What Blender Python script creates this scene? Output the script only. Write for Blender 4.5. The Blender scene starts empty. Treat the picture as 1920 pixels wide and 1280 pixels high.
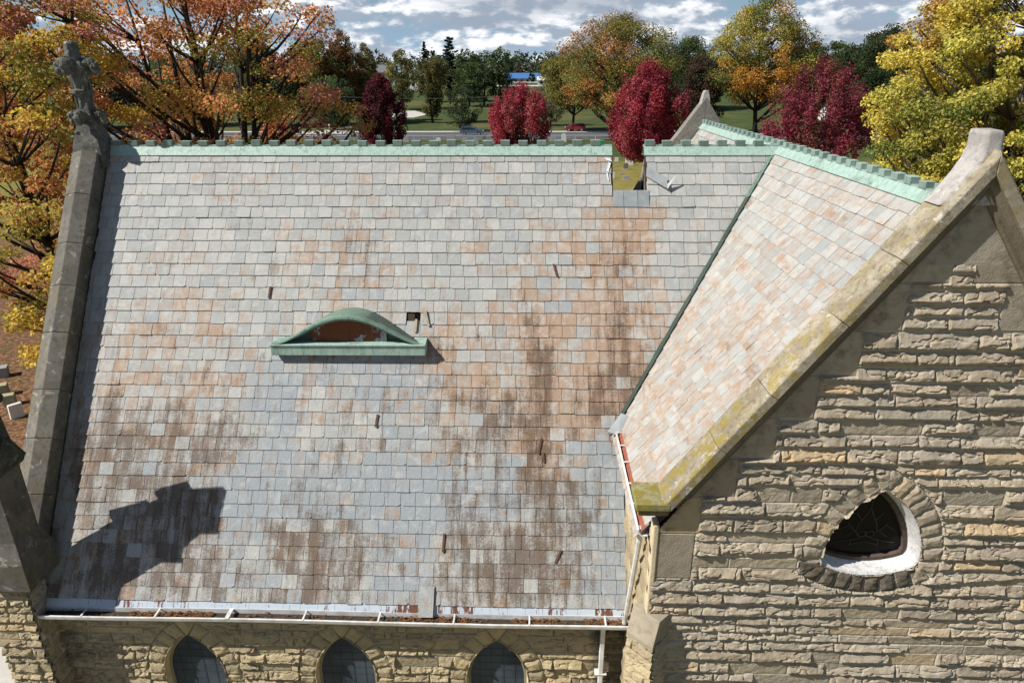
import bpy, math, random
import numpy as np
from mathutils import Matrix, Vector

# ------------------------------------------------------------------ camera, sky, sun, exposure
S = bpy.context.scene
F0, PIT, YAW, ROL, CZ = 1271.6, 21.59, -1.751, -0.203, 13.4       # focal length in photo pixels, degrees, metres
_p, _y, _r = (math.radians(v) for v in (PIT, YAW, ROL))
FW = np.array([math.sin(_y)*math.cos(_p), math.cos(_y)*math.cos(_p), -math.sin(_p)])
_R = np.cross(FW, [0, 0, 1.]); _R /= np.linalg.norm(_R); _U = np.cross(_R, FW)
RT = _R*math.cos(_r)+_U*math.sin(_r); UP = -_R*math.sin(_r)+_U*math.cos(_r)
CAM = np.array([0, 0, CZ])
cd = bpy.data.cameras.new('camera'); cam = bpy.data.objects.new('camera', cd); S.collection.objects.link(cam)
cd.sensor_fit = 'HORIZONTAL'; cd.sensor_width = 36; cd.lens = F0*36/1920; cd.clip_end = 6000; cd.clip_start = .1
m = Matrix.Identity(4)
for i in range(3):
    m[i][0], m[i][1], m[i][2], m[i][3] = RT[i], UP[i], -FW[i], CAM[i]
cam.matrix_world = m; S.camera = cam

SUN = np.array([2.8, 1.0, -2.85]); SUN /= np.linalg.norm(SUN)      # the way the light travels
sl = bpy.data.lights.new('sun', 'SUN'); so = bpy.data.objects.new('sun', sl); S.collection.objects.link(so)
sl.energy = 4.8; sl.angle = math.radians(.5); sl.color = (1, .945, .86)
so.rotation_euler = Vector(SUN).to_track_quat('-Z', 'Y').to_euler()
S.view_settings.view_transform = 'Standard'; S.view_settings.look = 'None'
S.view_settings.exposure = .52; S.view_settings.gamma = 1
S.render.engine = 'CYCLES'; S.cycles.use_denoising = True
S.cycles.max_bounces = 6; S.cycles.diffuse_bounces = 3; S.cycles.glossy_bounces = 2; S.cycles.transmission_bounces = 4; S.cycles.transparent_max_bounces = 4

W = bpy.data.worlds.new('World'); S.world = W; W.use_nodes = True

class NT:
    """short hand for building node trees"""
    def __init__(s, t): s.t = t; t.nodes.clear()
    def n(s, typ, **kw):
        ins = kw.pop('ins', {}); o = s.t.nodes.new(typ)
        for k, v in kw.items(): setattr(o, k, v)
        for k, v in ins.items(): s.put(o.inputs[k], v)
        return o
    def put(s, sock, v):
        if hasattr(v, 'is_output') or isinstance(v, bpy.types.NodeSocket): s.t.links.new(v, sock)
        elif hasattr(v, 'outputs'): s.t.links.new(v.outputs[0], sock)
        elif isinstance(v, tuple) and len(v) == 3 and sock.type == 'RGBA': sock.default_value = v+(1,)
        else: sock.default_value = v
    def math(s, op, a, b=0., clamp=False): return s.n('ShaderNodeMath', operation=op, use_clamp=clamp, ins={0: a, 1: b}).outputs[0]
    def mix(s, f, a, b, mode='MIX'):
        o = s.n('ShaderNodeMix', data_type='RGBA', blend_type=mode)
        s.put(o.inputs[0], f); s.put(o.inputs[6], a); s.put(o.inputs[7], b); return o.outputs[2]
    def ramp(s, f, *st):
        o = s.n('ShaderNodeMapRange', interpolation_type='SMOOTHSTEP', ins={0: f, 1: st[0], 2: st[1]})
        if len(st) > 2: o.inputs[3].default_value = st[2]; o.inputs[4].default_value = st[3]
        return o.outputs[0]
    def noise(s, vec, scale, detail=3, rough=.55, dist=0.):
        o = s.n('ShaderNodeTexNoise', ins={'Scale': scale, 'Detail': detail, 'Roughness': rough, 'Distortion': dist})
        if vec is not None: s.put(o.inputs['Vector'], vec)
        return o.outputs[0]
    def scale(s, vec, v, rot=(0, 0, 0)):
        o = s.n('ShaderNodeMapping', ins={'Vector': vec}); o.inputs['Scale'].default_value = v; o.inputs['Rotation'].default_value = rot
        return o.outputs[0]

w = NT(W.node_tree)
sky = w.n('ShaderNodeTexSky', sky_type='NISHITA', sun_disc=False, sun_elevation=math.asin(-SUN[2]), sun_rotation=math.atan2(-SUN[0], -SUN[1]))
sky.air_density = 1.0; sky.dust_density = .6; sky.ozone_density = 2.5
skyc = w.mix(1., sky.outputs[0], (.045, .045, .045), 'MULTIPLY')
tc = w.n('ShaderNodeTexCoord').outputs['Generated']
sx = w.n('ShaderNodeSeparateXYZ', ins={0: tc})
# broken cumulus: heaps with lit tops and grey bases, flattening towards the horizon
ang = w.scale(tc, (10, 10, 25))
big = w.noise(w.scale(tc, (3.2, 3.2, 15)), 1.1, 4, .55, .4)
puf = w.noise(ang, 1.25, 8, .58, .15)
off = w.n('ShaderNodeVectorMath', operation='ADD', ins={0: ang, 1: (-.12, 0., .22)}).outputs[0]
puf2 = w.noise(off, 1.25, 8, .58, .15)
cov = w.ramp(w.math('ADD', w.math('MULTIPLY', big, .4), w.math('MULTIPLY', puf, .6)), .42, .50)
cov = w.math('MULTIPLY', cov, w.ramp(sx.outputs[2], .095, .17, 1., .03))
lit = w.ramp(w.math('SUBTRACT', puf, puf2), -.05, .10)               # thicker below than above: the sunlit top of a heap
ccol = w.mix(lit, (.26, .315, .39), (.74, .75, .77))
ccol = w.mix(w.ramp(big, .48, .66, 0., .75), ccol, (.235, .28, .345))
hz = w.ramp(sx.outputs[2], .0, .16)
base = w.mix(hz, (.22, .34, .47), skyc)
ccol = w.mix(w.ramp(sx.outputs[2], .0, .045, .45, 0.), ccol, (.42, .49, .56))
final = w.mix(cov, base, ccol)
# the upper sky is what lights the church: mostly broken cloud with blue between
bg = w.n('ShaderNodeBackground', ins={0: final, 1: 1.})
out = w.n('ShaderNodeOutputWorld', ins={0: bg})

# ------------------------------------------------------------------ small helpers
rnd = random.Random(11); rng = np.random.default_rng(7)
COL = S.collection
def lin(r, g, b): return tuple((c/255/12.92 if c <= 10 else ((c/255+.055)/1.055)**2.4) for c in (r, g, b))
def ray(x, y):
    d = FW*F0+RT*(x-960)-UP*(y-640); return d/np.linalg.norm(d)
def onplane(x, y, n, c):
    d = ray(x, y); n = np.array(n, float); return CAM+d*((c-CAM@n)/(d@n))
def at_y(x, y, Y): return onplane(x, y, (0, 1, 0), Y)
def at_x(x, y, X): return onplane(x, y, (1, 0, 0), X)
def ground(x, y): return onplane(x, y, (0, 0, 1), 0)
def tophoto(P):
    d = np.asarray(P, float)-CAM; k = d@FW
    return 960+F0*(d@RT)/k, 640-F0*(d@UP)/k

def empty(name, loc=(0, 0, 0), label=None, cat=None, group=None, parent=None):
    o = bpy.data.objects.new(name, None); COL.objects.link(o); o.location = [float(v) for v in loc]; o.empty_display_size = .3
    return tag(o, label, cat, group)
def tag(o, label=None, cat=None, group=None, kind=None):
    if label: o['label'] = label
    if cat: o['category'] = cat
    if group: o['group'] = group
    if kind: o['kind'] = kind
    return o
def mesh_obj(name, V, Fc, mat, parent=None, smooth=False, col=None, attrs=None):
    """V (n,3); Fc list of index lists or an (n,k) array; one mesh object in world coordinates (local to its parent's origin)"""
    me = bpy.data.meshes.new(name)
    V = np.asarray(V, np.float32).reshape(-1, 3)
    if isinstance(Fc, np.ndarray):
        k = Fc.shape[1]; nf = len(Fc); idx = Fc.ravel(); st = np.arange(nf)*k; tot = np.full(nf, k)
    else:
        nf = len(Fc); tot = np.array([len(f) for f in Fc]); st = np.concatenate([[0], np.cumsum(tot)[:-1]]); idx = np.concatenate([np.array(f) for f in Fc])
    me.vertices.add(len(V)); me.vertices.foreach_set('co', V.ravel())
    me.loops.add(len(idx)); me.loops.foreach_set('vertex_index', idx.astype(np.int32))
    me.polygons.add(nf); me.polygons.foreach_set('loop_start', st.astype(np.int32)); me.polygons.foreach_set('loop_total', tot.astype(np.int32))
    me.polygons.foreach_set('use_smooth', np.full(nf, bool(smooth)))
    me.update(calc_edges=True)
    for nm, a in (attrs or ({'Col': col} if col is not None else {})).items():
        a = np.asarray(a, np.float32); ca = me.color_attributes.new(nm, 'FLOAT_COLOR', 'POINT')
        if a.shape[1] == 3: a = np.hstack([a, np.ones((len(a), 1), np.float32)])
        ca.data.foreach_set('color', a.ravel())
    me.materials.append(mat)
    o = bpy.data.objects.new(name, me); COL.objects.link(o)
    if parent is not None:
        o.parent = parent
        root = parent
        pos = Vector((0, 0, 0))
        while root is not None: pos += root.location; root = root.parent
        me.transform(Matrix.Translation(-pos))
    return o

class MB:
    """collects simple solids into one mesh"""
    def __init__(s): s.v = []; s.f = []; s.c = []
    def add(s, vs, fs, c=None):
        n = len(s.v); s.v += [tuple(map(float, v)) for v in vs]; s.f += [[i+n for i in f] for f in fs]; s.c += [c if c is not None else (1, 1, 1)]*len(vs); return s
    def hexa(s, a, b, c=None):     # two quads (bottom, top) of four points each
        return s.add(list(a)+list(b), [[3, 2, 1, 0], [4, 5, 6, 7], [0, 1, 5, 4], [1, 2, 6, 5], [2, 3, 7, 6], [3, 0, 4, 7]], c)
    def box(s, x0, x1, y0, y1, z0, z1, c=None):
        return s.hexa([(x0, y0, z0), (x1, y0, z0), (x1, y1, z0), (x0, y1, z0)], [(x0, y0, z1), (x1, y0, z1), (x1, y1, z1), (x0, y1, z1)], c)
    def obox(s, o, u, v, n, c=None):  # oriented box from a corner and three edge vectors
        o, u, v, n = (np.array(q, float) for q in (o, u, v, n))
        return s.hexa([o, o+u, o+u+v, o+v], [o+n, o+u+n, o+u+v+n, o+v+n], c)
    def loft(s, rings, cap=True, closed=True, c=None):
        n = len(rings[0]); vs = [p for r in rings for p in r]; fs = []
        for i in range(len(rings)-1):
            for j in range(n if closed else n-1):
                k = (j+1) % n; fs.append([i*n+j, i*n+k, (i+1)*n+k, (i+1)*n+j])
        if cap: fs += [list(range(n))[::-1], [(len(rings)-1)*n+j for j in range(n)]]
        return s.add(vs, fs, c)
    def tube(s, pts, rad, k=6, c=None):
        pts = [np.array(p, float) for p in pts]; rings = []
        for i, p in enumerate(pts):
            d = pts[min(i+1, len(pts)-1)]-pts[max(i-1, 0)]; d /= np.linalg.norm(d)+1e-9
            a = np.cross(d, (0, 0, 1.) if abs(d[2]) < .9 else (1., 0, 0)); a /= np.linalg.norm(a); b = np.cross(d, a)
            r = rad[i] if hasattr(rad, '__len__') else rad
            rings.append([p+r*(a*math.cos(2*math.pi*q/k)+b*math.sin(2*math.pi*q/k)) for q in range(k)])
        return s.loft(rings, True, True, c)
    def ball(s, c, r, seed=0, nu=8, nv=6, rough=.12, col=None):
        r = (r, r, r) if not hasattr(r, '__len__') else r; g = random.Random(seed); rings = []
        for i in range(nv+1):
            t = math.pi*(.04+.92*i/nv)
            rings.append([(c[0]+r[0]*math.sin(t)*math.cos(2*math.pi*j/nu)*(1+g.uniform(-rough, rough)), c[1]+r[1]*math.sin(t)*math.sin(2*math.pi*j/nu)*(1+g.uniform(-rough, rough)), c[2]+r[2]*math.cos(t)*(1+g.uniform(-rough, rough)*.5)) for j in range(nu)])
        return s.loft(rings, True, True, col)
    def build(s, name, mat, parent=None, smooth=False, bevel=0):
        o = mesh_obj(name, s.v, s.f, mat, parent, smooth, col=s.c)
        if bevel:
            b = o.modifiers.new('bevel', 'BEVEL'); b.width = bevel; b.segments = 2; b.limit_method = 'ANGLE'; b.angle_limit = .6
        return o

def vnoise(u, v, seed=0):
    g = np.random.default_rng(seed).random((128, 128)); iu = np.floor(u).astype(int); iv = np.floor(v).astype(int)
    fu = u-iu; fv = v-iv; fu = fu*fu*(3-2*fu); fv = fv*fv*(3-2*fv)
    a = g[iu % 128, iv % 128]; b = g[(iu+1) % 128, iv % 128]; c = g[iu % 128, (iv+1) % 128]; d = g[(iu+1) % 128, (iv+1) % 128]
    return (a*(1-fu)+b*fu)*(1-fv)+(c*(1-fu)+d*fu)*fv
def fbm(u, v, seed=0, o=4):
    u = np.asarray(u, float); v = np.asarray(v, float); t = 0; a = .5
    for i in range(o): t = t+a*vnoise(u*2**i, v*2**i, seed+i); a *= .5
    return t/(1-.5**o)
def sstep(x, a, b):
    t = np.clip((x-a)/(b-a), 0, 1); return t*t*(3-2*t)

# ------------------------------------------------------------------ materials
def material(name):
    mt = bpy.data.materials.new(name); mt.use_nodes = True; return mt, NT(mt.node_tree)
def finish(t, col, rough=.8, bump=None, bs=.3, bd=.02, spec=.3, metal=0., extra=None):
    b = t.n('ShaderNodeBsdfPrincipled'); t.put(b.inputs['Base Color'], col); t.put(b.inputs['Roughness'], rough); t.put(b.inputs['Specular IOR Level'], spec); t.put(b.inputs['Metallic'], metal)
    if bump is not None:
        bp = t.n('ShaderNodeBump', ins={'Height': bump, 'Strength': bs, 'Distance': bd}); t.put(b.inputs['Normal'], bp)
    o = t.n('ShaderNodeOutputMaterial', ins={0: b}); return b
def obj_co(t): return t.n('ShaderNodeTexCoord').outputs['Object']
def attr(t, n='Col'): return t.n('ShaderNodeVertexColor', layer_name=n)

M = {}
# slate: per-slate wear in 'Col' = (rust bloom, lichen soot, washed blue, random)
mt, t = material('slate'); M['slate'] = mt
a = attr(t); sp = t.n('ShaderNodeSeparateColor', ins={0: a.outputs[0]}); rn = a.outputs[1]; co = obj_co(t)
oc = t.n('ShaderNodeVectorMath', operation='ADD', ins={0: co, 1: t.n('ShaderNodeCombineXYZ', ins={0: t.math('MULTIPLY', rn, 37.), 1: t.math('MULTIPLY', rn, 19.), 2: t.math('MULTIPLY', rn, 53.)}).outputs[0]}).outputs[0]
n1 = t.noise(oc, 5.5, 4, .6, .6); n2 = t.noise(oc, 30, 5, .75); n3 = t.noise(co, 1.3, 3); n4 = t.noise(oc, 3., 3, .5, 1.5)
base = t.mix(rn, (.295, .308, .302), (.385, .388, .37))
nv = t.noise(t.scale(co, (5.5, .55, .55)), 1.25, 6, .66, .3); nm = t.noise(co, 2.6, 5, .65)
base = t.mix(t.math('MULTIPLY', t.ramp(t.math('ADD', t.math('MULTIPLY', sp.outputs[2], 1.1), t.math('MULTIPLY', n1, .6)), .55, 1.3), .9), base, (.25, .28, .305))
stk = t.noise(t.scale(oc, (7, 2, 1.2)), 1.6, 4, .6)
rust = t.ramp(t.math('ADD', sp.outputs[0], t.math('ADD', t.math('MULTIPLY', t.math('SUBTRACT', n1, .5), 1.9), t.math('ADD', t.math('MULTIPLY', t.math('SUBTRACT', stk, .5), .8), t.math('MULTIPLY', t.math('SUBTRACT', nv, .5), 1.2)))), .20, 1.0)
base = t.mix(t.math('MULTIPLY', rust, .80), base, (.335, .215, .135))
base = t.mix(t.math('MULTIPLY', t.ramp(n4, .50, .70), .35), base, (.48, .48, .465))
darkening = t.ramp(t.math('ADD', t.math('MULTIPLY', sp.outputs[1], .80), t.math('ADD', t.math('MULTIPLY', t.math('SUBTRACT', n2, .5), 1.5), t.math('ADD', t.math('MULTIPLY', t.math('SUBTRACT', nm, .5), 1.5), t.math('MULTIPLY', t.math('SUBTRACT', nv, .5), 2.0)))), .22, .98)
base = t.mix(t.math('MULTIPLY', darkening, .84), base, (.098, .064, .042))
flk = t.noise(oc, 7., 5, .62, 1.6)
stp = t.math('ADD', t.ramp(flk, .47, .50), t.math('MULTIPLY', t.ramp(flk, .58, .60), .6))
hh = t.math('ADD', t.math('MULTIPLY', stp, .5), t.math('MULTIPLY', n2, .55))
finish(t, base, .62, hh, .42, .012, .28)

def stone(name, c0, c1, c2, scale=1., lichen=None, white=0., rough=.9, streak=False):
    mt, t = material(name); M[name] = mt; co = obj_co(t); v = attr(t)
    n1 = t.noise(co, 1.7*scale, 5, .6, .3); n2 = t.noise(co, 9*scale, 5, .7); n3 = t.noise(co, 38*scale, 3, .6); n4 = t.noise(t.scale(co, (1, 1, 1), (.5, .3, .1)), 2.9*scale, 4, .65)
    b = t.mix(t.ramp(n1, .35, .68), c0, c1); b = t.mix(t.ramp(n2, .45, .72, 0., .8), b, c2)
    if lichen: zz = t.n('ShaderNodeSeparateXYZ', ins={0: co}).outputs[2]; crust = t.ramp(t.math('ADD', n4, t.math('ADD', t.math('MULTIPLY', n2, .25), t.math('MULTIPLY', t.math('SUBTRACT', n3, .5), .35))), .60, .72); b = t.mix(t.math('MULTIPLY', t.math('MULTIPLY', crust, lichen[3]), t.ramp(zz, 8.2, 11.2, 1., .45)), b, lichen[:3])
    if white: b = t.mix(t.ramp(t.math('ADD', t.noise(co, 3.6*scale, 4, .7, .6), t.math('MULTIPLY', n3, .15)), .66, .76, 0., white), b, (.50, .49, .46))
    b = t.mix(1., b, v.outputs[0], 'MULTIPLY')
    finish(t, b, rough, t.math('ADD', t.math('MULTIPLY', n2, .6), t.math('MULTIPLY', n3, .4)), .55, .02, .2)
stone('dark_coping_stone', (.125, .118, .106), (.18, .172, .155), (.07, .066, .06), 1., (.17, .145, .07, .3), .5)
stone('lichen_coping_stone', (.235, .20, .15), (.37, .335, .275), (.11, .09, .065), 1.5, (.26, .205, .05, .85), .9)
stone('dressed_stone', (.28, .245, .185), (.34, .30, .23), (.20, .175, .135), .8)
stone('pale_stone', (.50, .42, .28), (.58, .50, .35), (.42, .33, .20), .8)
stone('carved_stone', (.075, .076, .068), (.125, .125, .11), (.032, .032, .03), 2.6, (.19, .21, .175, .5), .5)
stone('white_painted_stone', (.52, .53, .54), (.63, .63, .62), (.27, .25, .23), 2.2)

# rock faced ashlar: 'Col' = (tint, mortar, darkening, random)
def rock_mat(name, warm, cool, mortar):
    mt, t = material(name); M[name] = mt; co = obj_co(t); a = attr(t); sp = t.n('ShaderNodeSeparateColor', ins={0: a.outputs[0]})
    n1 = t.noise(co, 6, 5, .65); n2 = t.noise(co, 34, 4, .65); n3 = t.noise(t.scale(co, (1, 1, 4)), 3., 4, .6)
    b = t.mix(sp.outputs[0], cool, warm); b = t.mix(t.ramp(n1, .40, .75, 0., .55), b, (.19, .155, .105)); b = t.mix(t.ramp(n3, .52, .75, 0., .4), b, (.37, .31, .21))
    b = t.mix(t.math('MULTIPLY', t.math('POWER', a.outputs[1], 2.), .5), b, (.20, .16, .115)); b = t.mix(t.math('MULTIPLY', t.ramp(a.outputs[1], .12, .02), .6), b, (.47, .34, .19))
    b = t.mix(t.math('MULTIPLY', t.ramp(t.math('ADD', sp.outputs[2], t.math('MULTIPLY', t.math('SUBTRACT', n1, .5), .9)), .25, .85), .85), b, (.055, .05, .042))
    b = t.mix(sp.outputs[1], b, mortar)
    finish(t, b, .92, t.math('ADD', t.math('MULTIPLY', n1, .6), t.math('MULTIPLY', n2, .4)), .7, .03, .15)
rock_mat('rock_faced_stone', (.43, .365, .275), (.30, .275, .23), (.42, .40, .35))
rock_mat('pale_rock_faced_stone', (.44, .36, .22), (.34, .295, .20), (.26, .24, .18))

def copper(name, bright, mid, dark):
    mt, t = material(name); M[name] = mt; co = obj_co(t); a = attr(t); sp = t.n('ShaderNodeSeparateColor', ins={0: a.outputs[0]})
    st = t.noise(t.scale(co, (9, 9, 1.6)), 2.2, 6, .75); n1 = t.noise(co, 3.2, 4, .6); n2 = t.noise(co, 22, 3)
    b = t.mix(t.ramp(st, .38, .68), bright, mid); b = t.mix(t.ramp(t.math('ADD', t.math('MULTIPLY', st, .6), t.math('MULTIPLY', n1, .4)), .53, .68, 0., .75), b, dark)
    b = t.mix(t.ramp(n2, .6, .75, 0., .35), b, (.50, .58, .54)); b = t.mix(t.ramp(t.noise(co, 1.1, 5, .7), .52, .70, 0., .6), b, dark)
    b = t.mix(sp.outputs[1], dark, b)        # green channel: how bright that piece is
    finish(t, b, .55, t.math('ADD', n1, t.math('MULTIPLY', n2, .3)), .25, .03, .35)
copper('copper_patina', (.335, .455, .405), (.215, .325, .28), (.085, .11, .092))
copper('old_copper_patina', (.185, .285, .23), (.12, .20, .16), (.04, .06, .048))

def plain(name, c, rough=.6, spec=.4, metal=0., var=.25, scale=6, dirt=None):
    mt, t = material(name); M[name] = mt; co = obj_co(t); n = t.noise(co, scale, 4, .6)
    b = t.mix(t.ramp(n, .3, .7, 0., var), c, tuple(q*.55 for q in c) if dirt is None else dirt)
    finish(t, b, rough, n, .12, .02, spec, metal)
plain('white_metal', (.70, .72, .74), .42, .5, 0, .75, 5, (.46, .44, .40))
plain('blue_white_flashing', (.62, .70, .78), .35, .5, 0, .3, 9, (.50, .48, .45))
plain('rusted_iron', (.085, .042, .03), .85, .2, 0, .7, 14, (.15, .085, .055))
plain('red_fascia', (.24, .07, .045), .8, .2, 0, .5, 10, (.30, .14, .09))
plain('lead_flashing', (.20, .225, .235), .5, .4, 0, .5, 5, (.33, .36, .37))
plain('dark_void', (.006, .005, .004), .95, .05)
plain('old_timber', (.40, .34, .26), .85, .2, 0, .6, 9, (.24, .19, .13))
plain('dark_timber', (.055, .045, .035), .9, .1)
plain('leaf_litter', (.085, .05, .028), .95, .1, 0, .8, 40, (.26, .12, .05))
plain('lead_came', (.05, .05, .052), .5, .4)
plain('wood_stain', (.06, .045, .038), .7, .3, 0, .6, 12, (.13, .09, .07))
plain('galvanised_pipe', (.42, .44, .45), .45, .5)
plain('tyre_rubber', (.012, .012, .013), .9, .1)
plain('alloy_rim', (.45, .46, .48), .35, .6, .6)
plain('car_blue_paint', (.075, .125, .19), .25, .6, .3, .1)
plain('car_red_paint', (.26, .022, .04), .25, .6, .2, .1)
plain('car_glass', (.012, .016, .02), .08, .6)
plain('lamp_lens', (.75, .74, .70), .2, .6)
plain('red_lens', (.45, .02, .02), .25, .6)
plain('cable', (.10, .10, .10), .6)
plain('pole_wood', (.085, .065, .05), .9)
plain('blue_roof', (.07, .18, .42), .45, .5, .1, .2, 2)
plain('grey_roof', (.16, .165, .175), .8, .2, 0, .4, 3)
plain('white_siding', (.60, .61, .60), .7, .3, 0, .2, 2)
plain('grey_siding', (.33, .36, .40), .8, .2, 0, .25, 2)
plain('green_plastic', (.03, .32, .09), .5, .4)
plain('grey_granite', (.30, .31, .32), .7, .3, 0, .45, 8)
plain('white_marble', (.62, .63, .61), .7, .3, 0, .4, 5)
plain('brown_granite', (.15, .085, .075), .55, .4, 0, .5, 8, (.25, .19, .17))
plain('mossy_marble', (.34, .35, .27), .85, .2, 0, .8, 6, (.30, .27, .09))
plain('bark', (.085, .068, .052), .95, .1, 0, .8, 7, (.16, .135, .11))
plain('dark_bark', (.045, .038, .032), .95, .1, 0, .6, 7)
mt, t = material('window_glass'); M['window_glass'] = mt; co = obj_co(t); n = t.noise(co, 1.1, 3); n2 = t.noise(t.scale(co, (1, 1, .2)), 9, 3)
finish(t, t.mix(t.ramp(n, .3, .7), (.030, .042, .062), (.075, .095, .125)), t.math('ADD', .25, t.math('MULTIPLY', n2, .2)), n, .1, .05, .14)
mt, t = material('stained_glass'); M['stained_glass'] = mt; co = obj_co(t); n = t.noise(co, 7, 2)
finish(t, t.mix(n, (.004, .004, .005), (.012, .010, .011)), .35, n, .1, .01, .12)
mt, t = material('rusted_panel'); M['rusted_panel'] = mt; co = obj_co(t)
n = t.noise(t.scale(co, (1.2, 1, 1.)), 2.3, 6, .68); n2 = t.noise(t.scale(co, (9, 9, .8)), 2, 4, .6); sxx = t.n('ShaderNodeSeparateXYZ', ins={0: co})
cen = t.math('ABSOLUTE', t.math('ADD', sxx.outputs[0], 4.12))
k = t.math('SUBTRACT', t.math('ADD', n, t.math('MULTIPLY', n2, .25)), t.math('MULTIPLY', cen, .16))
b = t.mix(n2, (.26, .28, .29), (.38, .42, .45)); b = t.mix(t.ramp(k, .43, .49), b, (.15, .05, .024)); b = t.mix(t.math('MULTIPLY', t.ramp(n, .62, .66), .8), b, (.36, .20, .10))
b = t.mix(t.ramp(n2, .55, .7, 0., .5), b, (.06, .025, .018))
finish(t, b, .75, n, .3, .02, .25)
# painted rusty drip strip along the eave
mt, t = material('rust_edged_flashing'); M['rust_edged_flashing'] = mt; co = obj_co(t); a = attr(t); sp = t.n('ShaderNodeSeparateColor', ins={0: a.outputs[0]})
n = t.noise(t.scale(co, (5, 1, 1)), 1.6, 5, .75); 
b = t.mix(t.noise(co, 4), (.36, .43, .50), (.50, .55, .60)); b = t.mix(t.ramp(t.math('ADD', n, t.math('MULTIPLY', sp.outputs[0], .22)), .66, .72), b, (.13, .055, .035))
finish(t, b, .45, n, .1, .02, .4)

# ground
mt, t = material('grass'); M['grass'] = mt; co = obj_co(t)
n1 = t.noise(co, .035, 4, .6); n2 = t.noise(co, .35, 5, .65); n3 = t.noise(co, 5, 4, .7); sy = t.n('ShaderNodeSeparateXYZ', ins={0: co})
b = t.mix(t.ramp(t.math('ADD', t.math('MULTIPLY', n1, .5), t.math('MULTIPLY', n2, .5)), .38, .62), (.175, .165, .042), (.27, .22, .075)); b = t.mix(t.ramp(n3, .35, .7, 0., .5), b, (.09, .085, .022))
far = t.mix(t.ramp(n2, .35, .65), (.042, .066, .022), (.068, .084, .03)); far = t.mix(t.ramp(n1, .5, .66, 0., .7), far, (.125, .11, .045))  # far lawns: cloud shade painted in as darker greens
b = t.mix(t.ramp(t.math('ADD', sy.outputs[1], t.math('MULTIPLY', n1, 30.)), 118., 138.), b, far)
ll = t.mix(t.ramp(n3, .42, .62), (.085, .052, .03), (.26, .14, .075)); ll = t.mix(t.ramp(n2, .52, .66, 0., .8), ll, (.075, .075, .024))
shx = t.math('ADD', sy.outputs[0], t.math('MULTIPLY', n2, 8.))
b = t.mix(t.math('MULTIPLY', t.ramp(shx, -4., -10.), t.ramp(sy.outputs[1], 75., 50.)), b, ll)
finish(t, b, .95, n3, .6, .08, .1)
mt, t = material('asphalt'); M['asphalt'] = mt; co = obj_co(t); n = t.noise(co, 1.2, 4); n2 = t.noise(t.scale(co, (.1, 1.5, 1)), 1., 3)
finish(t, t.mix(t.ramp(n2, .35, .65), (.06, .063, .07), t.mix(n, (.10, .104, .11), (.13, .134, .14))), .85, n, .2, .02, .2)
mt, t = material('concrete'); M['concrete'] = mt; co = obj_co(t); n = t.noise(co, 2.5, 5, .7); n2 = t.noise(co, 26, 3, .7)
finish(t, t.mix(t.ramp(n, .3, .7), (.42, .41, .38), (.50, .485, .455)), .9, n2, .5, .02, .2)
plain('road_paint', (.50, .50, .48), .8, .2)

def leaf_mat(name, trans=.35):
    mt, t = material(name); M[name] = mt; a = attr(t)
    d = t.n('ShaderNodeBsdfPrincipled', ins={'Base Color': a.outputs[0], 'Roughness': .6, 'Specular IOR Level': .25})
    tr = t.n('ShaderNodeBsdfTranslucent', ins={'Color': a.outputs[0]})
    t.n('ShaderNodeOutputMaterial', ins={0: t.n('ShaderNodeMixShader', ins={0: trans, 1: d.outputs[0], 2: tr.outputs[0]})})
leaf_mat('leaves', .42)

# ------------------------------------------------------------------ the church: measured frame
YR, ZR, XT = 15.85, 11.85, 5.52           # nave ridge y, ridge height, transept ridge x
TA, TB = math.tan(math.radians(56.05)), 1.40
AN = math.atan(TA); SA, CA = math.sin(AN), math.cos(AN); BN = math.atan(TB); SB, CB = math.sin(BN), math.cos(BN)
E0, T0 = .2684, .39
XL = -9.70; YE = 10.38; ZE = 3.73; YW = 10.45            # west parapet face, eave, nave wall face
XW = 1.90; YG = 8.58                                     # transept west wall, transept front wall
church = empty('church', (-4, 13, 0), 'stone church with weathered slate roof, copper ridges and a gabled transept', 'church')
def roof_pt(x, t, h=0.):  # on the south slope of the nave: t metres down from the ridge, h above the deck
    return np.array([x, YR-t*CA-h*SA, ZR-t*SA+h*CA])
RN = np.array([0, -SA, CA]); RD = np.array([0, -CA, -SA])
def roof_px(x, y):
    P = onplane(x, y, RN, RN@np.array([0, YR, ZR])); return P[0], (YR-P[1])/CA
TN = np.array([-SB, 0, CB]); TD = np.array([-CB, 0, -SB])
def troof_pt(y, t, h=0.): return np.array([XT-t*CB-h*SB, y, ZR-t*SB+h*CB])

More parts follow.
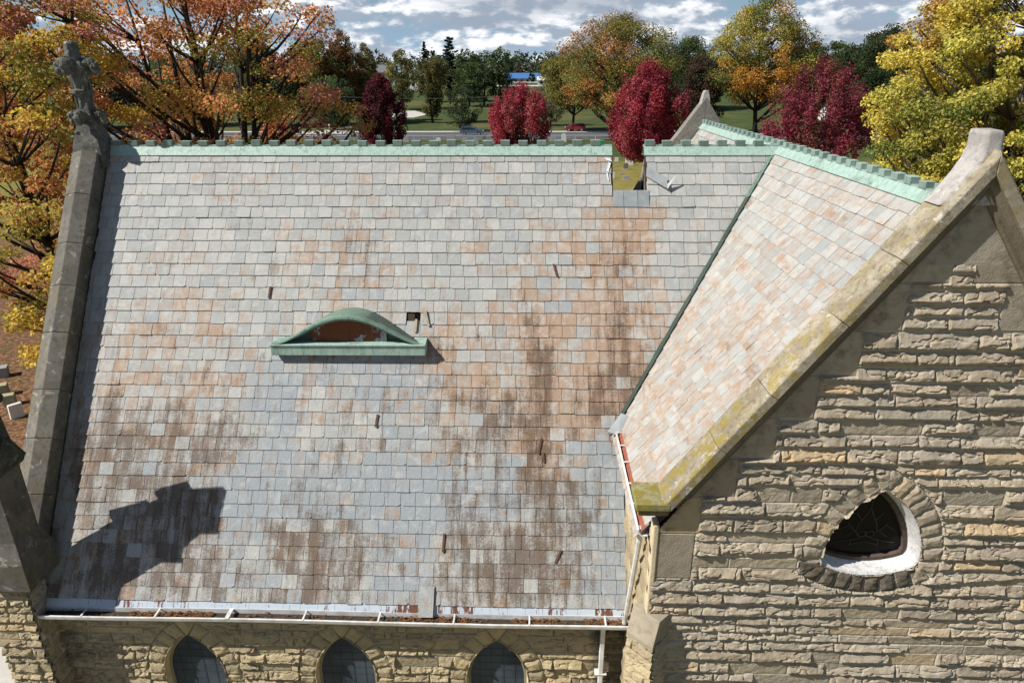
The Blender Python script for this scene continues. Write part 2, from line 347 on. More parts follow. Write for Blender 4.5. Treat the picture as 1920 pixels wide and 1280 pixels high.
# ---- wear of the slates, as read along the roof in photo coordinates of each slate
def blob(x, y, x0, x1, y0, y1, s=30):
    return np.clip((x-x0)/s+.5, 0, 1)*np.clip((x1-x)/s+.5, 0, 1)*np.clip((y-y0)/s+.5, 0, 1)*np.clip((y1-y)/s+.5, 0, 1)
def wear(x, y):
    d = (y-290)/850.
    o = .08+.24*sstep(np.array(y), 380, 620)*(1-.30*sstep(np.array(y), 880, 1010)); k = .03+.46*sstep(np.array(y), 520, 930); b = .22
    o += .75*blob(x, y, 1120, 1215, 385, 760, 75)+.35*blob(x, y, 985, 1140, 430, 640, 75)+.45*blob(x, y, 975, 1045, 560, 900, 25)+.32*blob(x, y, 800, 1170, 620, 880, 75)
    o += .28*blob(x, y, 600, 730, 410, 570, 40)+.20*blob(x, y, 150, 460, 560, 840, 60)+.25*blob(x, y, 1080, 1210, 690, 850, 40)
    k += .58*blob(x, y, 1130, 1205, 450, 740, 40)+.55*blob(x, y, 985, 1035, 590, 880, 20)+.30*blob(x, y, 835, 990, 730, 830, 40)+.48*blob(x, y, 835, 1120, 880, 1125, 60)
    k += .30*blob(x, y, 1100, 1200, 700, 800, 40)+.35*blob(x, y, 620, 715, 420, 560, 30)+.34*blob(x, y, 160, 460, 770, 1110, 60)+.34*blob(x, y, 505, 690, 905, 1120, 40)+.2*blob(x, y, 180, 420, 880, 960, 40)
    b += .75*blob(x, y, 470, 560, 670, 900, 40)+.6*blob(x, y, 690, 825, 660, 1130, 40)+.5*blob(x, y, 560, 700, 655, 760, 50)+.85*blob(x, y, 400, 980, 868, 985, 20)+.9*blob(x, y, 1085, 1185, 800, 1140, 40)+.55*blob(x, y, 410, 500, 930, 1120, 30)
    x = np.asarray(x, float); wob = float(fbm(x/70., np.asarray(y)/45., 88, 3))-.5; o += .8*wob; k += .9*(float(fbm(x/26.+9, np.asarray(y)/30., 77, 3))-.5)*sstep(np.array(y), 420, 700); b += .35*(float(fbm(x/55., np.asarray(y)/90., 99, 2))-.5); o *= 1.12; k *= 1.22; b *= .85
    wash = np.clip(b-.22, 0, 1); o *= 1-.85*wash; k *= 1-.8*wash
    return float(o), float(k), float(b)

def slate_field(name, P, u_of_row, nrows, t0, e, wid, wearf, seed, parent, skip=None, vary=1., thick=.011, ragged=.0035, jog=.006):
    """rows of separate slates, each a thin slab with an uneven lower edge, lapped and slightly tilted; P(u,t,h) gives the point"""
    g = random.Random(seed); V = []; Fc = []; C = []
    for n in range(nrows):
        tb = t0+n*e; u0, u1 = u_of_row(tb); u0m, u1m = u_of_row(tb-.5*e)
        u = u0-g.uniform(0, wid)-(.5*wid if n % 2 else 0)
        while u < u1:
            ww = wid*g.choice((.93, 1., 1., 1.03, 1.07)); a, b = max(u, u0), min(u+ww, u1); u += ww
            if b-a < .035: continue
            if skip:
                k_ = skip(.5*(a+b), tb-.5*e, n, a, b)
                if k_ is True: continue
                if k_: a, b = k_
                if b-a < .03: continue
            do, dk_, dl = g.gauss(0, .17)*vary, g.gauss(0, .10), g.gauss(0, .16)*vary; q = g.random(); fk = 1.
            if q < .08: fk = .35; dl += .25
            wr = {}
            for ku, uu_ in ((0, a), (1, b)):
                for kt, tt_ in ((0, tb), (1, tb-1.28*e)):
                    o, k, bl = wearf(*tophoto(P(uu_, tt_, 0))); wr[ku, kt] = (min(1, max(0, fk*o+do)), min(1, max(0, fk*k+dk_)), min(1, max(0, bl+dl)))
            r = g.random(); gap = .004
            db = g.uniform(-jog, jog)*(3 if g.random() < .05 else 1); tilt = g.uniform(-.004, .004); lift = .020+g.uniform(0, .006)*(1+2*(g.random() < .06))
            nb = 6; low = []
            for i in range(nb+1):
                f = i/nb; j = g.uniform(-ragged, ragged)*(.4 if 0 < i < nb else .6)
                if i in (0, nb) and g.random() < .09: j -= g.uniform(.008, .035)
                low.append((a+gap+(b-a-2*gap)*f, tb+db+tilt*(f-.5)*2+j))
            top = [(b-gap, tb-1.28*e), (a+gap, tb-1.28*e)]
            pts = low+top; nn = len(V); m_ = len(pts)
            for s_ in (0, 1):
                for (pu, pt) in pts:
                    f = (pt-(tb-1.28*e))/(1.28*e)
                    h = .004+lift*f+(thick if s_ else 0)
                    V.append(P(pu, pt, h)); fu = (pu-a)/(b-a); ft = min(1, max(0, 1-f)); C.append(tuple((1-fu)*((1-ft)*wr[0, 0][q_]+ft*wr[0, 1][q_])+fu*((1-ft)*wr[1, 0][q_]+ft*wr[1, 1][q_]) for q_ in range(3))+(r,))
            Fc.append([nn+m_+i for i in range(m_)]); 
            for i in range(nb): Fc.append([nn+i+1, nn+i, nn+m_+i, nn+m_+i+1][::-1])
            Fc.append([nn+nb, nn+nb+1, nn+m_+nb+1, nn+m_+nb]); Fc.append([nn+m_-1, nn, nn+m_, nn+2*m_-1])
    return mesh_obj(name, V, Fc, M['slate'], parent, attrs={'Col': np.array(C)})

# ---- nave roof
NX0, NX1 = roof_px(1147, 320)[0], roof_px(1211, 320)[0]; NT1 = roof_px(1180, 363)[1]      # the torn notch at the ridge
DX0, DX1 = -5.44, -2.20; DT0, DT1 = roof_px(650, 585)[1], roof_px(650, 655)[1]
nave_roof = empty('nave_roof'); nave_roof.parent = church; nave_roof.location = (0, 0, 0)
nave_roof.location = -church.location
def valley_x(t): return XT-t*SA/TB
def nave_span(t):
    return XL+.02, (valley_x(t)+.30 if t < 6.15 else XW-.01)
slip = [(roof_px(x, y), w_) for (x, y, w_) in ((800, 1130, .18), (507, 549, .1), (707, 790, .1), (1015, 838, .12), (832, 1020, .1), (1042, 512, .1), (1047, 1042, .1))]
hole = roof_px(788, 595)
def nave_skip(u, t, n, a, b):
    if a < NX1 and b > NX0 and t < NT1-.02:
        if a >= NX0 and b <= NX1: return True
        return (a, NX0-.01*((n*7) % 3)) if a < NX0 else (NX1+.012*((n*5) % 3), b)
    if a < hole[0] < b and abs(t-hole[1]) < .14: return True
    return False
sf = slate_field('slate', roof_pt, nave_span, 36, T0, E0, .300, wear, 3, nave_roof, nave_skip)
# boards under the slates: shown at the torn notch and where a slate has dropped
dk = MB()
def deck(x0, x1, t0, t1, side=1, th=.09):
    q = lambda x, t, h: np.array([x, YR-side*(t*CA+h*SA), ZR-t*SA+h*CA])
    dk.hexa([q(x0, t0, -th), q(x1, t0, -th), q(x1, t1, -th), q(x0, t1, -th)], [q(x0, t0, -.003), q(x1, t0, -.003), q(x1, t1, -.003), q(x0, t1, -.003)])
deck(XL, NX0+.02, .0, NT1, 1); deck(XL, XW+.1, NT1, 9.72, 1); deck(NX1-.02, valley_x(.0), .0, NT1, 1); deck(XW+.1, 2.0, NT1, 6.0)
for i in range(12):
    ta = NT1+i*.45; xb = valley_x(ta+.45)
    if xb > XW+.1: deck(XW+.1, xb, ta, ta+.45)
dk.build('roof_deck', M['dark_timber'], nave_roof)
dk = MB(); deck(XL, NX0-.03, .0, 1.6, -1); deck(XL, XT-.1, 1.6, 9.72, -1); deck(NX1+.02, XT-.1, .0, 1.6, -1)
dk.build('north_slope', M['lead_flashing'], nave_roof)
# debris in the notch: torn edge boards, flap of sheet metal and patched sheets below
def splinter(name, px, Y, th, mat):
    a = [at_y(x, y, Y) for x, y in px]; n = len(a); MB().add(a+[p+np.array([0, th, 0]) for p in a], [list(range(n)), list(range(2*n-1, n-1, -1))]+[[i, i+n, (i+1) % n+n, (i+1) % n] for i in range(n)]).build(name, M[mat], nave_roof)
splinter('torn_board', [(1180, 368), (1197, 368), (1201, 345), (1199, 337)], 16.15, .05, 'old_timber')
splinter('torn_board', [(1195, 368), (1200, 368), (1206, 328), (1213, 296), (1209, 299), (1202, 335)], 16.05, .06, 'old_timber')
splinter('torn_board', [(1208, 368), (1213, 368), (1213, 318), (1208, 322)], 15.75, .05, 'old_timber')
splinter('cavity_shade', [(1198, 368), (1212, 368), (1212, 312), (1204, 334)], 16.3, .03, 'dark_void')  # near-black sheet standing in for the unlit inside of the roof
fl = MB(); q0 = roof_px(1212, 322); q1 = roof_px(1250, 348)
fl.hexa([roof_pt(q0[0], q0[1]-.08, .05), roof_pt(q1[0], q1[1]-.13, .10), roof_pt(q1[0]-.02, q1[1]+.12, .10), roof_pt(q0[0]-.02, q0[1]+.14, .05)],
        [roof_pt(q0[0], q0[1]-.08, .06), roof_pt(q1[0], q1[1]-.13, .115), roof_pt(q1[0]-.02, q1[1]+.12, .115), roof_pt(q0[0]-.02, q0[1]+.14, .06)])
fl.hexa([roof_pt(q1[0]-.01, q1[1]+.02, .1), roof_pt(q1[0]+.16, q1[1]-.14, .2), roof_pt(q1[0]+.16, q1[1]-.12, .2), roof_pt(q1[0]-.01, q1[1]+.14, .1)],
        [roof_pt(q1[0]-.01, q1[1]+.02, .11), roof_pt(q1[0]+.16, q1[1]-.14, .21), roof_pt(q1[0]+.16, q1[1]-.12, .21), roof_pt(q1[0]-.01, q1[1]+.14, .11)])
fl.build('bent_flashing', M['lead_flashing'], nave_roof)
pf = MB()
for x0, x1 in ((NX0+.02, NX0+.24), (NX0+.25, NX0+.55), (NX0+.56, NX0+.80)):
    pf.hexa([roof_pt(x0, NT1-.06, .045), roof_pt(x1, NT1-.06, .045), roof_pt(x1, NT1+.33, .034), roof_pt(x0, NT1+.33, .034)], [roof_pt(x0, NT1-.03, .053), roof_pt(x1, NT1-.03, .053), roof_pt(x1, NT1+.33, .042), roof_pt(x0, NT1+.33, .042)])
pf.build('patch_sheet', M['lead_flashing'], nave_roof)
wp = MB()
for (xa, ya, xb, yb, ww) in ((1139, 297, 1142, 305, .07), (1143, 306, 1138, 325, .03), (1138, 325, 1140, 341, .018)):
    A = roof_px(xa, ya); B = roof_px(xb, yb); j = rnd.uniform(.7, 1.2)
    wp.hexa([roof_pt(A[0]-ww, A[1], .040), roof_pt(A[0]+ww*.7, A[1]+.02, .040), roof_pt(B[0]+ww*j, B[1], .046), roof_pt(B[0]-ww*.8, B[1]-.03, .046)], [roof_pt(A[0]-ww, A[1], .044), roof_pt(A[0]+ww*.7, A[1]+.02, .044), roof_pt(B[0]+ww*j, B[1], .050), roof_pt(B[0]-ww*.8, B[1]-.03, .050)])
wp.build('white_sealant', M['white_metal'], nave_roof)
# rusty hooks and slipped slates
for (x, y, L, ang_) in ((507, 549, .26, .05), (1041, 508, .30, -.25), (707, 789, .27, .1), (1012, 836, .32, .2), (832, 1017, .36, .03), (1046, 1043, .27, .45), (1019, 858, .2, -.1)):
    u, t_ = roof_px(x, y); dx = math.sin(ang_)*L/2; dt = math.cos(ang_)*L/2
    MB().hexa([roof_pt(u+dx-.021, t_-dt, .04), roof_pt(u+dx+.021, t_-dt, .04), roof_pt(u-dx+.021, t_+dt, .052), roof_pt(u-dx-.021, t_+dt, .052)], [roof_pt(u+dx-.021, t_-dt, .05), roof_pt(u+dx+.021, t_-dt, .05), roof_pt(u-dx+.021, t_+dt, .062), roof_pt(u-dx-.021, t_+dt, .062)]).build('rusty_hook', M['rusted_iron'], nave_roof)
u, t_ = roof_px(800, 1128)
V = [roof_pt(u-.15, t_-.30, .05), roof_pt(u+.15, t_-.30, .05), roof_pt(u+.14, t_+.27, .07), roof_pt(u-.14, t_+.27, .07)]
ls = mesh_obj('slipped_slate', V+[v+RN*.014 for v in V], [[4, 5, 6, 7], [0, 1, 5, 4], [1, 2, 6, 5], [2, 3, 7, 6], [3, 0, 4, 7]], M['slate'], nave_roof, attrs={'Col': np.array([(.35, .15, .55, .4)]*8)})
ls['label'] = 'long loose slate slipped down into the gutter'
# gap of a fallen slate beside the dormer, its darkness painted by a black sheet
u, t_ = hole
gp = MB(); gp.hexa([roof_pt(u-.12, t_-.13, .006), roof_pt(u+.08, t_-.13, .006), roof_pt(u+.08, t_+.05, .006), roof_pt(u-.12, t_+.05, .006)], [roof_pt(u-.12, t_-.13, .012), roof_pt(u+.08, t_-.13, .012), roof_pt(u+.08, t_+.05, .012), roof_pt(u-.12, t_+.05, .012)])
gp.build('gap_shade', M['dark_void'], nave_roof)
gp = MB(); gp.hexa([roof_pt(u+.06, t_-.14, .05), roof_pt(u+.13, t_-.14, .05), roof_pt(u+.22, t_+.2, .05), roof_pt(u+.17, t_+.2, .05)], [roof_pt(u+.06, t_-.14, .07), roof_pt(u+.13, t_-.14, .07), roof_pt(u+.22, t_+.2, .07), roof_pt(u+.17, t_+.2, .07)])
gp.hexa([roof_pt(u-.10, t_+.05, .05), roof_pt(u-.05, t_+.05, .05), roof_pt(u-.06, t_+.34, .06), roof_pt(u-.12, t_+.34, .06)], [roof_pt(u-.10, t_+.05, .06), roof_pt(u-.05, t_+.05, .06), roof_pt(u-.06, t_+.34, .07), roof_pt(u-.12, t_+.34, .07)])
gp.build('broken_batten', M['old_timber'], nave_roof)

# ---- copper ridges with battlements
def crest(name, axis, segs, fixed, parent, apron=.24, pitch=(SA, CA), step=.405, mw=.205, mh=.085, hw=.055, base=.045, dark=.2):
    mb = MB(); P = (lambda l, c, z: (l, fixed+c, z)) if axis == 'x' else (lambda l, c, z: (fixed+c, l, z))
    s_, c_ = pitch
    for (l0, l1) in segs:
        n = max(1, int((l1-l0)/2.4))
        for i in range(n):                                       # sheets of the apron, lapped a little
            a, b = l0+(l1-l0)*i/n, l0+(l1-l0)*(i+1)/n+.02*(i < n-1); h = .052+.004*(i % 2)
            for sd in (-1, 1):
                pr = [(0, h), (.6*apron, h), (apron, h+.006), (apron, h-.03)]
                ring = lambda l: [P(l, sd*(d*c_+hh_*s_), ZR-d*s_+hh_*c_) for d, hh_ in pr]
                mb.loft([ring(a), ring(b)], False, False, (1, 1, 1))
                mb.loft([[P(l, sd*(d*c_+(hh_-.012)*s_), ZR-d*s_+(hh_-.012)*c_) for d, hh_ in pr[:3]] for l in (a, b)], False, False, (1, 1, 1))
        mb.hexa([P(l0, -hw, ZR), P(l1, -hw, ZR), P(l1, hw, ZR), P(l0, hw, ZR)], [P(l0, -hw, ZR+base), P(l1, -hw, ZR+base), P(l1, hw, ZR+base), P(l0, hw, ZR+base)], (1, .85, 1))
        l = l0+.02
        while l+mw <= l1+.01:
            j = rnd.uniform(-.012, .012); zt = ZR+base+mh+rnd.uniform(-.008, .008); tw = rnd.uniform(-.006, .006)
            mb.hexa([P(l+j, -hw-.012, ZR+base-.01), P(l+j+mw, -hw-.012, ZR+base-.01), P(l+j+mw, hw+.012, ZR+base-.01), P(l+j, hw+.012, ZR+base-.01)], [P(l+j, -hw-.012, zt), P(l+j+mw, -hw-.012, zt+tw), P(l+j+mw, hw+.012, zt+tw), P(l+j, hw+.012, zt)], (1, dark+rnd.uniform(0, .25), 1))
            mb.hexa([P(l+j-.002, -hw-.014, zt+.001), P(l+j+mw+.002, -hw-.014, zt+tw+.001), P(l+j+mw+.002, hw+.014, zt+tw+.001), P(l+j-.002, hw+.014, zt+.001)], [P(l+j-.002, -hw-.014, zt+.010), P(l+j+mw+.002, -hw-.014, zt+tw+.010), P(l+j+mw+.002, hw+.014, zt+tw+.010), P(l+j-.002, hw+.014, zt+.010)], (1, 1, 1))
            l += step
    return mb.build(name, M['copper_patina'], parent)
crest('ridge_crest', 'x', [(XL+.05, NX0+.01), (NX1-.04, XT-.02)], YR, nave_roof)

# ---- eyebrow dormer
dorm = empty('eyebrow_dormer'); dorm.parent = church; dorm.location = -church.location
DC, DY, DZ = -3.81, 13.05, 8.17
def prof(s): return .60*(.5+.5*math.cos(math.pi*min(1, abs(s)/1.5)))**.66
xs = np.linspace(-1.6, 1.6, 61)
V = []; Fc = []; C = []
for s in xs:
    z = DZ+prof(s); yb = YR-(ZR-z+.02)/TA
    for i in range(5):
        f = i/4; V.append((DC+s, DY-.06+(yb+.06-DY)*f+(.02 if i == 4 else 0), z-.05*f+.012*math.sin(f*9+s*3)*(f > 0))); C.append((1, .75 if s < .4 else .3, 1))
n = 5
for i in range(len(xs)-1):
    for j in range(n-1): Fc.append([i*n+j, (i+1)*n+j, (i+1)*n+j+1, i*n+j+1])
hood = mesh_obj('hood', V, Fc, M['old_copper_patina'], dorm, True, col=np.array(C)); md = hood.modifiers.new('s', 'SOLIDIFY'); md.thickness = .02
mb = MB()   # moulded band along the front of the hood
rings = []
for s in xs:
    z = DZ+prof(s); d = .085*(.35+.65*min(1, prof(s)/.3)); e_ = .03
    rings.append([(DC+s, DY-.09, z+.015), (DC+s, DY-.10, z-.35*d), (DC+s, DY-.06, z-.45*d), (DC+s, DY-.06, z-d), (DC+s, DY+.05, z-d), (DC+s, DY+.02, z+.015)])
mb.loft(rings); mb.build('arched_band', M['old_copper_patina'], dorm)
mb = MB(); mb.hexa([(DX0, DY-.10, 7.92), (DX1, DY-.10, 7.94), (DX1, DY+.45, 7.95), (DX0, DY+.45, 7.93)], [(DX0, DY-.10, 8.14), (DX1, DY-.10, 8.16), (DX1, DY+.35, 8.19), (DX0, DY+.35, 8.17)])
mb.hexa([(DX0-.01, DY-.125, 8.135), (DX1+.01, DY-.125, 8.155), (DX1+.01, DY+.0, 8.16), (DX0-.01, DY+.0, 8.14)], [(DX0-.01, DY-.125, 8.16), (DX1+.01, DY-.125, 8.18), (DX1+.01, DY+.0, 8.19), (DX0-.01, DY+.0, 8.17)])
mb.build('sill', M['copper_patina'], dorm, bevel=.006)
# infill: rusted sheet set back, dark copper cheeks either side
def infill(name, s0, s1, y0, mat, n=24):
    V = []; Fc = []
    for i in range(n+1):
        s = s0+(s1-s0)*i/n; V += [(DC+s, y0, DZ-.02), (DC+s, y0, DZ+max(.0, prof(s)-.02))]
    for i in range(n): Fc.append([2*i, 2*i+2, 2*i+3, 2*i+1])
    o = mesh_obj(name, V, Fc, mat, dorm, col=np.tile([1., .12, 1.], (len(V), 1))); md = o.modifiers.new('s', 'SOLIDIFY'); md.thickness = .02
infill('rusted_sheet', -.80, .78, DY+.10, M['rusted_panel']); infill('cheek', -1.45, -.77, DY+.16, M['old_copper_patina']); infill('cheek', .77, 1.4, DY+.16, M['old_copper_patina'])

# ---- transept roof
troof = empty('transept_roof'); troof.parent = church; troof.location = -church.location
YC0, YC1 = 8.40, 8.93                       # front coping, from face to back
def twear(x, y):
    o = .38+.16*float(sstep(np.array(y), 330, 700)); k = .0; b = .2-.12*float(sstep(np.array(y), 400, 700)); return o, k, b
slate_field('slate', troof_pt, lambda t: (YC1+.02, YR-t*SB/TA+.30), 24, T0+.02, E0, .30, twear, 5, troof, None, .45)
slate_field('slate', troof_pt, lambda t: (YR+t*SB/TA-.30, 23.0), 24, T0+.02, E0, .30, twear, 6, troof, None, .45)
dk = MB()
def tdeck(y0, y1, t0, t1, side, th=.09):
    q = lambda y, t, h: np.array([XT-side*(t*CB+h*SB), y, ZR-t*SB+h*CB])
    dk.hexa([q(y0, t0, -th), q(y1, t0, -th), q(y1, t1, -th), q(y0, t1, -th)], [q(y0, t0, -.003), q(y1, t0, -.003), q(y1, t1, -.003), q(y0, t1, -.003)])
for i in range(13):
    ta, tb2 = i*.5, min(i*.5+.5, 6.2)
    tdeck(YG+.2, YR-tb2*SB/TA, ta, tb2, 1); tdeck(YR+tb2*SB/TA, 23.4, ta, tb2, 1)
tdeck(YG+.2, 23.4, 0, 6.2, -1)
dk.build('roof_deck', M['dark_timber'], troof)
crest('ridge_crest', 'y', [(YC1-.05, 23.1)], XT, troof, apron=.21, pitch=(SB, CB), step=.40, mw=.19, mh=.085, hw=.055, base=.04, dark=.45)
# valley: dark copper sheets standing proud along the joint
def valley(name, sgn):
    pts = []
    for i in range(20):
        t = .28+(6.42-.28)*i/19; z = ZR-t*SA; pts.append(np.array([XT-(ZR-z)/TB, YR-sgn*(ZR-z)/TA, z]))
    mb = MB()
    for i in range(19):
        A, B = pts[i], pts[i+1]; j = rnd.uniform(-.008, .008)
        u1 = np.array([-.13+j, 0, 0])+RN*.06; u2 = np.array([0, -.05*sgn, .0])+TN*.07; up = (RN*np.array([1, sgn, 1])+TN)*.055
        mb.loft([[A+u1*np.array([1, sgn, 1]), A+up, A+u2], [B+u1*np.array([1, sgn, 1]), B+up, B+u2]], False, False, (1, .0+.16*rnd.random() if i > 2 else .8, 1))
    o = mb.build(name, M['old_copper_patina'], troof); md = o.modifiers.new('s', 'SOLIDIFY'); md.thickness = .012
valley('valley_flashing', 1)

# ---- rock faced masonry as relief
def rockwall(name, O, U, Vd, N, u0, u1, v0, v1, mat, parent, res=.018, course=(.165, .285), length=(.45, 1.25), openings=(), smooth=None, keep=None, darkening=None, seed=1, depth=1., tint=(.2, .9), chamf=2.1):
    g = np.random.default_rng(seed); O, U, Vd, N = (np.array(q, float) for q in (O, U, Vd, N))
    nu, nv = int((u1-u0)/res)+1, int((v1-v0)/res)+1
    uu, vv = np.meshgrid(np.linspace(u0, u1, nu), np.linspace(v0, v1, nv), indexing='ij'); u = uu.ravel().copy(); v = vv.ravel().copy()
    uj = u+.006*(fbm(u*3, v*3, seed+50, 2)-.5)*2; vj = v+.005*(fbm(u*1.3, v*3, seed+60, 2)-.5)*2
    bid = np.zeros(len(u), int); du = np.full(len(u), 9.); dv = np.full(len(u), 9.); uc = u.copy(); vc = v.copy(); nb = 0
    z = v0-.1
    while z < v1:
        h = g.uniform(*course); row = (vj >= z) & (vj < z+h)
        cuts = [u0-g.uniform(0, .6)]
        while cuts[-1] < u1+.1: cuts.append(cuts[-1]+g.uniform(*length)*(1 if g.random() > .18 else .5))
        cuts = np.array(cuts); k = np.searchsorted(cuts, uj[row])-1; k = np.clip(k, 0, len(cuts)-2)
        bid[row] = nb+k; du[row] = np.minimum(uj[row]-cuts[k], cuts[k+1]-uj[row]); dv[row] = np.minimum(vj[row]-z, z+h-vj[row]); uc[row] = (cuts[k]+cuts[k+1])/2; vc[row] = z+h/2
        nb += len(cuts); z += h
    ringm = np.zeros(len(u), bool); flat = np.zeros(len(u), bool); dark = np.zeros(len(u)); alive = np.ones(len(u), bool)
    if smooth is not None:
        sid, sd = smooth(u, v); s = sid >= 0; bid[s] = nb+sid[s]; du[s] = sd[s]; dv[s] = sd[s]; flat |= s; nb += int(sid.max())+1 if s.any() else 0
    for op in openings:
        sdist, gu, gv, along, blk = op['sdf'](u, v)
        ring = (sdist >= 0) & (sdist < op['w']) & op.get('where', lambda u, v: np.ones(len(u), bool))(u, v)
        L = op['len']; k = np.floor(along[ring]/L).astype(int); bid[ring] = nb+blk[ring]*60+np.clip(k, 0, 59); nb += 400
        al = along[ring]-k*L; du[ring] = np.minimum(al, L-al)*op.get('fan', 1.); dv[ring] = np.minimum(sdist[ring]+.010, op['w']-sdist[ring])
        uc[ring] = u[ring]; vc[ring] = v[ring]; flat[ring] = False; ringm |= ring
        if 'darkening' in op: dark[ring] += op['darkening'](u[ring], v[ring])
        near = (sdist < 0) & (sdist > -1.5*res); u[near] -= gu[near]*sdist[near]; v[near] -= gv[near]*sdist[near]
        alive &= sdist > -1.5*res
    # facets: every block is the lower envelope of a few tilted planes
    nbk = bid.max()+1; hv = dv
    rel = np.where(v >= vc, 1, -1)
    a_ = g.uniform(.30, .55, nbk)[bid]; b_ = g.uniform(.60, 1.15, nbk)[bid]; cap = g.uniform(.055, .105, nbk)[bid]; tl_ = g.normal(0, .05, nbk)[bid]; tv2 = g.normal(.0, .22, nbk)[bid]
    wob = .036*(fbm(u*5+bid*.37, v*7+bid*.71, seed+40, 3)-.5)
    hb = np.where(ringm, .9, np.where(rel > 0, a_, b_))
    full = 2*np.abs(v-vc)+2*dv                                  # block height
    top_d = np.where(rel > 0, dv, full*.5+np.abs(v-vc)); bot_d = np.where(rel > 0, full*.5+np.abs(v-vc), dv)
    h = np.where(ringm, np.minimum(.012+.45*np.minimum(du, dv), .045+tl_*(u-vc)*0)+1.3*wob, np.minimum(.012+a_*top_d+wob, .010+b_*bot_d+wob*.8))
    h = np.minimum(h, cap+tl_*(u-uc)+tv2*(v-vc)+1.2*wob)
    chip = np.abs(fbm(u*4.2+bid*1.3, v*9+bid*.6, seed+70, 3)-.5)*2
    h = h-.035*np.clip(.16-chip, 0, 1)/.16*(~ringm)
    quiet = (g.random(nbk) < .10)[bid] & ~ringm
    h = np.where(quiet, .014, h)
    d = np.minimum(du, dv); mort = .009
    h = np.clip(h, .006, .12)+.016*(fbm(u*13, v*17, seed+20, 4)-.5)
    h = np.minimum(h, .004+(d-mort)*chamf*1.4+.008*(fbm(u*22, v*22, seed+30, 2)-.4))
    h = np.where(flat, .016+.003*fbm(u*6, v*6, seed+33, 3), h)
    mm = sstep(-d, -(mort+.003), -(mort-.003)); h = np.where(d < mort, .0, h)
    h = np.maximum(h, .0)*depth
    tv = g.uniform(tint[0], tint[1], nbk)[bid]; rv = g.random(nbk)[bid]
    sv = dark+(darkening(u, v) if darkening is not None else 0)
    Vx = O+u[:, None]*U+v[:, None]*Vd+h[:, None]*N
    idx = np.arange(nu*nv).reshape(nu, nv); Q = np.stack([idx[:-1, :-1], idx[1:, :-1], idx[1:, 1:], idx[:-1, 1:]], -1).reshape(-1, 4)
    if np.dot(np.cross(U, Vd), N) < 0: Q = Q[:, ::-1]
    if keep is not None: alive &= keep(u, v)
    Q = Q[alive[Q].all(1)]; used = np.unique(Q); mp = np.full(nu*nv, -1); mp[used] = np.arange(len(used)); Q = mp[Q]
    A = np.stack([tv, mm*(1-flat*.5), np.clip(sv, 0, 1), rv], 1)[used]
    return mesh_obj(name, Vx[used], Q, M[mat], parent, False, attrs={'Col': A})

# spherical triangle window of the transept
w0 = at_y(1538, 1050, YG); w1 = at_y(1722, 1048, YG); w2 = at_y(1662, 926, YG)
wc = np.array([(w0[0]+w1[0])/2, (w0[2]+w1[2])/2]); ws = .5*(w1[0]-w0[0]); 
RVt = [np.array([wc[0]-ws, wc[1]]), np.array([wc[0]+ws, wc[1]]), np.array([wc[0], wc[1]+ws*math.sqrt(3)*.94])]; RR = 2*ws
def reuleaux(u, v):
    best = np.full(len(u), -9.); gu = np.zeros(len(u)); gv = np.zeros(len(u)); al = np.zeros(len(u)); bk = np.zeros(len(u), int)
    for i, p in enumerate(RVt):
        dx, dy = u-p[0], v-p[1]; r = np.hypot(dx, dy)+1e-6; s = r-RR; m_ = s > best
        th = np.arctan2(dy, dx); best = np.where(m_, s, best); gu = np.where(m_, dx/r, gu); gv = np.where(m_, dy/r, gv); al = np.where(m_, (th % (2*math.pi))*RR, al); bk = np.where(m_, i, bk)
    return best, gu, gv, al, bk
def rake_z(x, off=0.): return ZR+off-TB*np.abs(x-XT)
AZ = at_y(1790, 497, YG)[2]
def gable_smooth(u, v):
    """dressed stones that step up under the rakes: right-angled pieces three courses tall"""
    sid = np.full(len(u), -1); sd = np.full(len(u), .05); band = .66; zt = rake_z(u)
    k = np.floor((v-6.9)/band).astype(int); zb0 = 6.9+k*band; zb1 = zb0+band
    xa = XT-(ZR-zb1)/TB; xb = XT+(ZR-zb1)/TB
    left = (u < xa+.10) & (u < XT); right = (u > xb-.10) & (u > XT)
    apex = v > AZ
    for mk, o in ((left, 0), (right, 40)): 
        m_ = mk & (k >= 0) & ~apex; sid[m_] = k[m_]+o; dx = np.where(o == 0, xa+.10-u, u-xb+.10); sd[m_] = np.minimum(np.minimum(v-zb0, zb1-v), dx)[m_]
    sid[apex] = 90; sd[apex] = (v-AZ)[apex]
    corner = (u < XW+.62) & (v > 6.05) & (v < 6.9); sid[corner] = 95; sd[corner] = np.minimum(np.minimum(v-6.05, 6.9-v), XW+.62-u)[corner]
    return sid, sd
twall = empty('transept_wall'); twall.parent = church; twall.location = -church.location
rock = rockwall('front_face', (0, YG, 0), (1, 0, 0), (0, 0, 1), (0, -1, 0), XW, 2*XT-XW, 3.1, ZR+.12, 'rock_faced_stone', twall, .0165,
         openings=[dict(sdf=reuleaux, w=.33, len=.21, fan=1.2, darkening=lambda u, v: .8*((v < RVt[0][1]-.05) & (u < RVt[1][0]-.02)))], smooth=gable_smooth, keep=lambda u, v: v < rake_z(u, .14),
         darkening=lambda u, v: .35*sstep(v, rake_z(u)-.55, rake_z(u)-.1)+.15*(fbm(u*.7, v*.7, 5, 3) > .6), seed=21)  # darker band just below the rakes, plus random patches
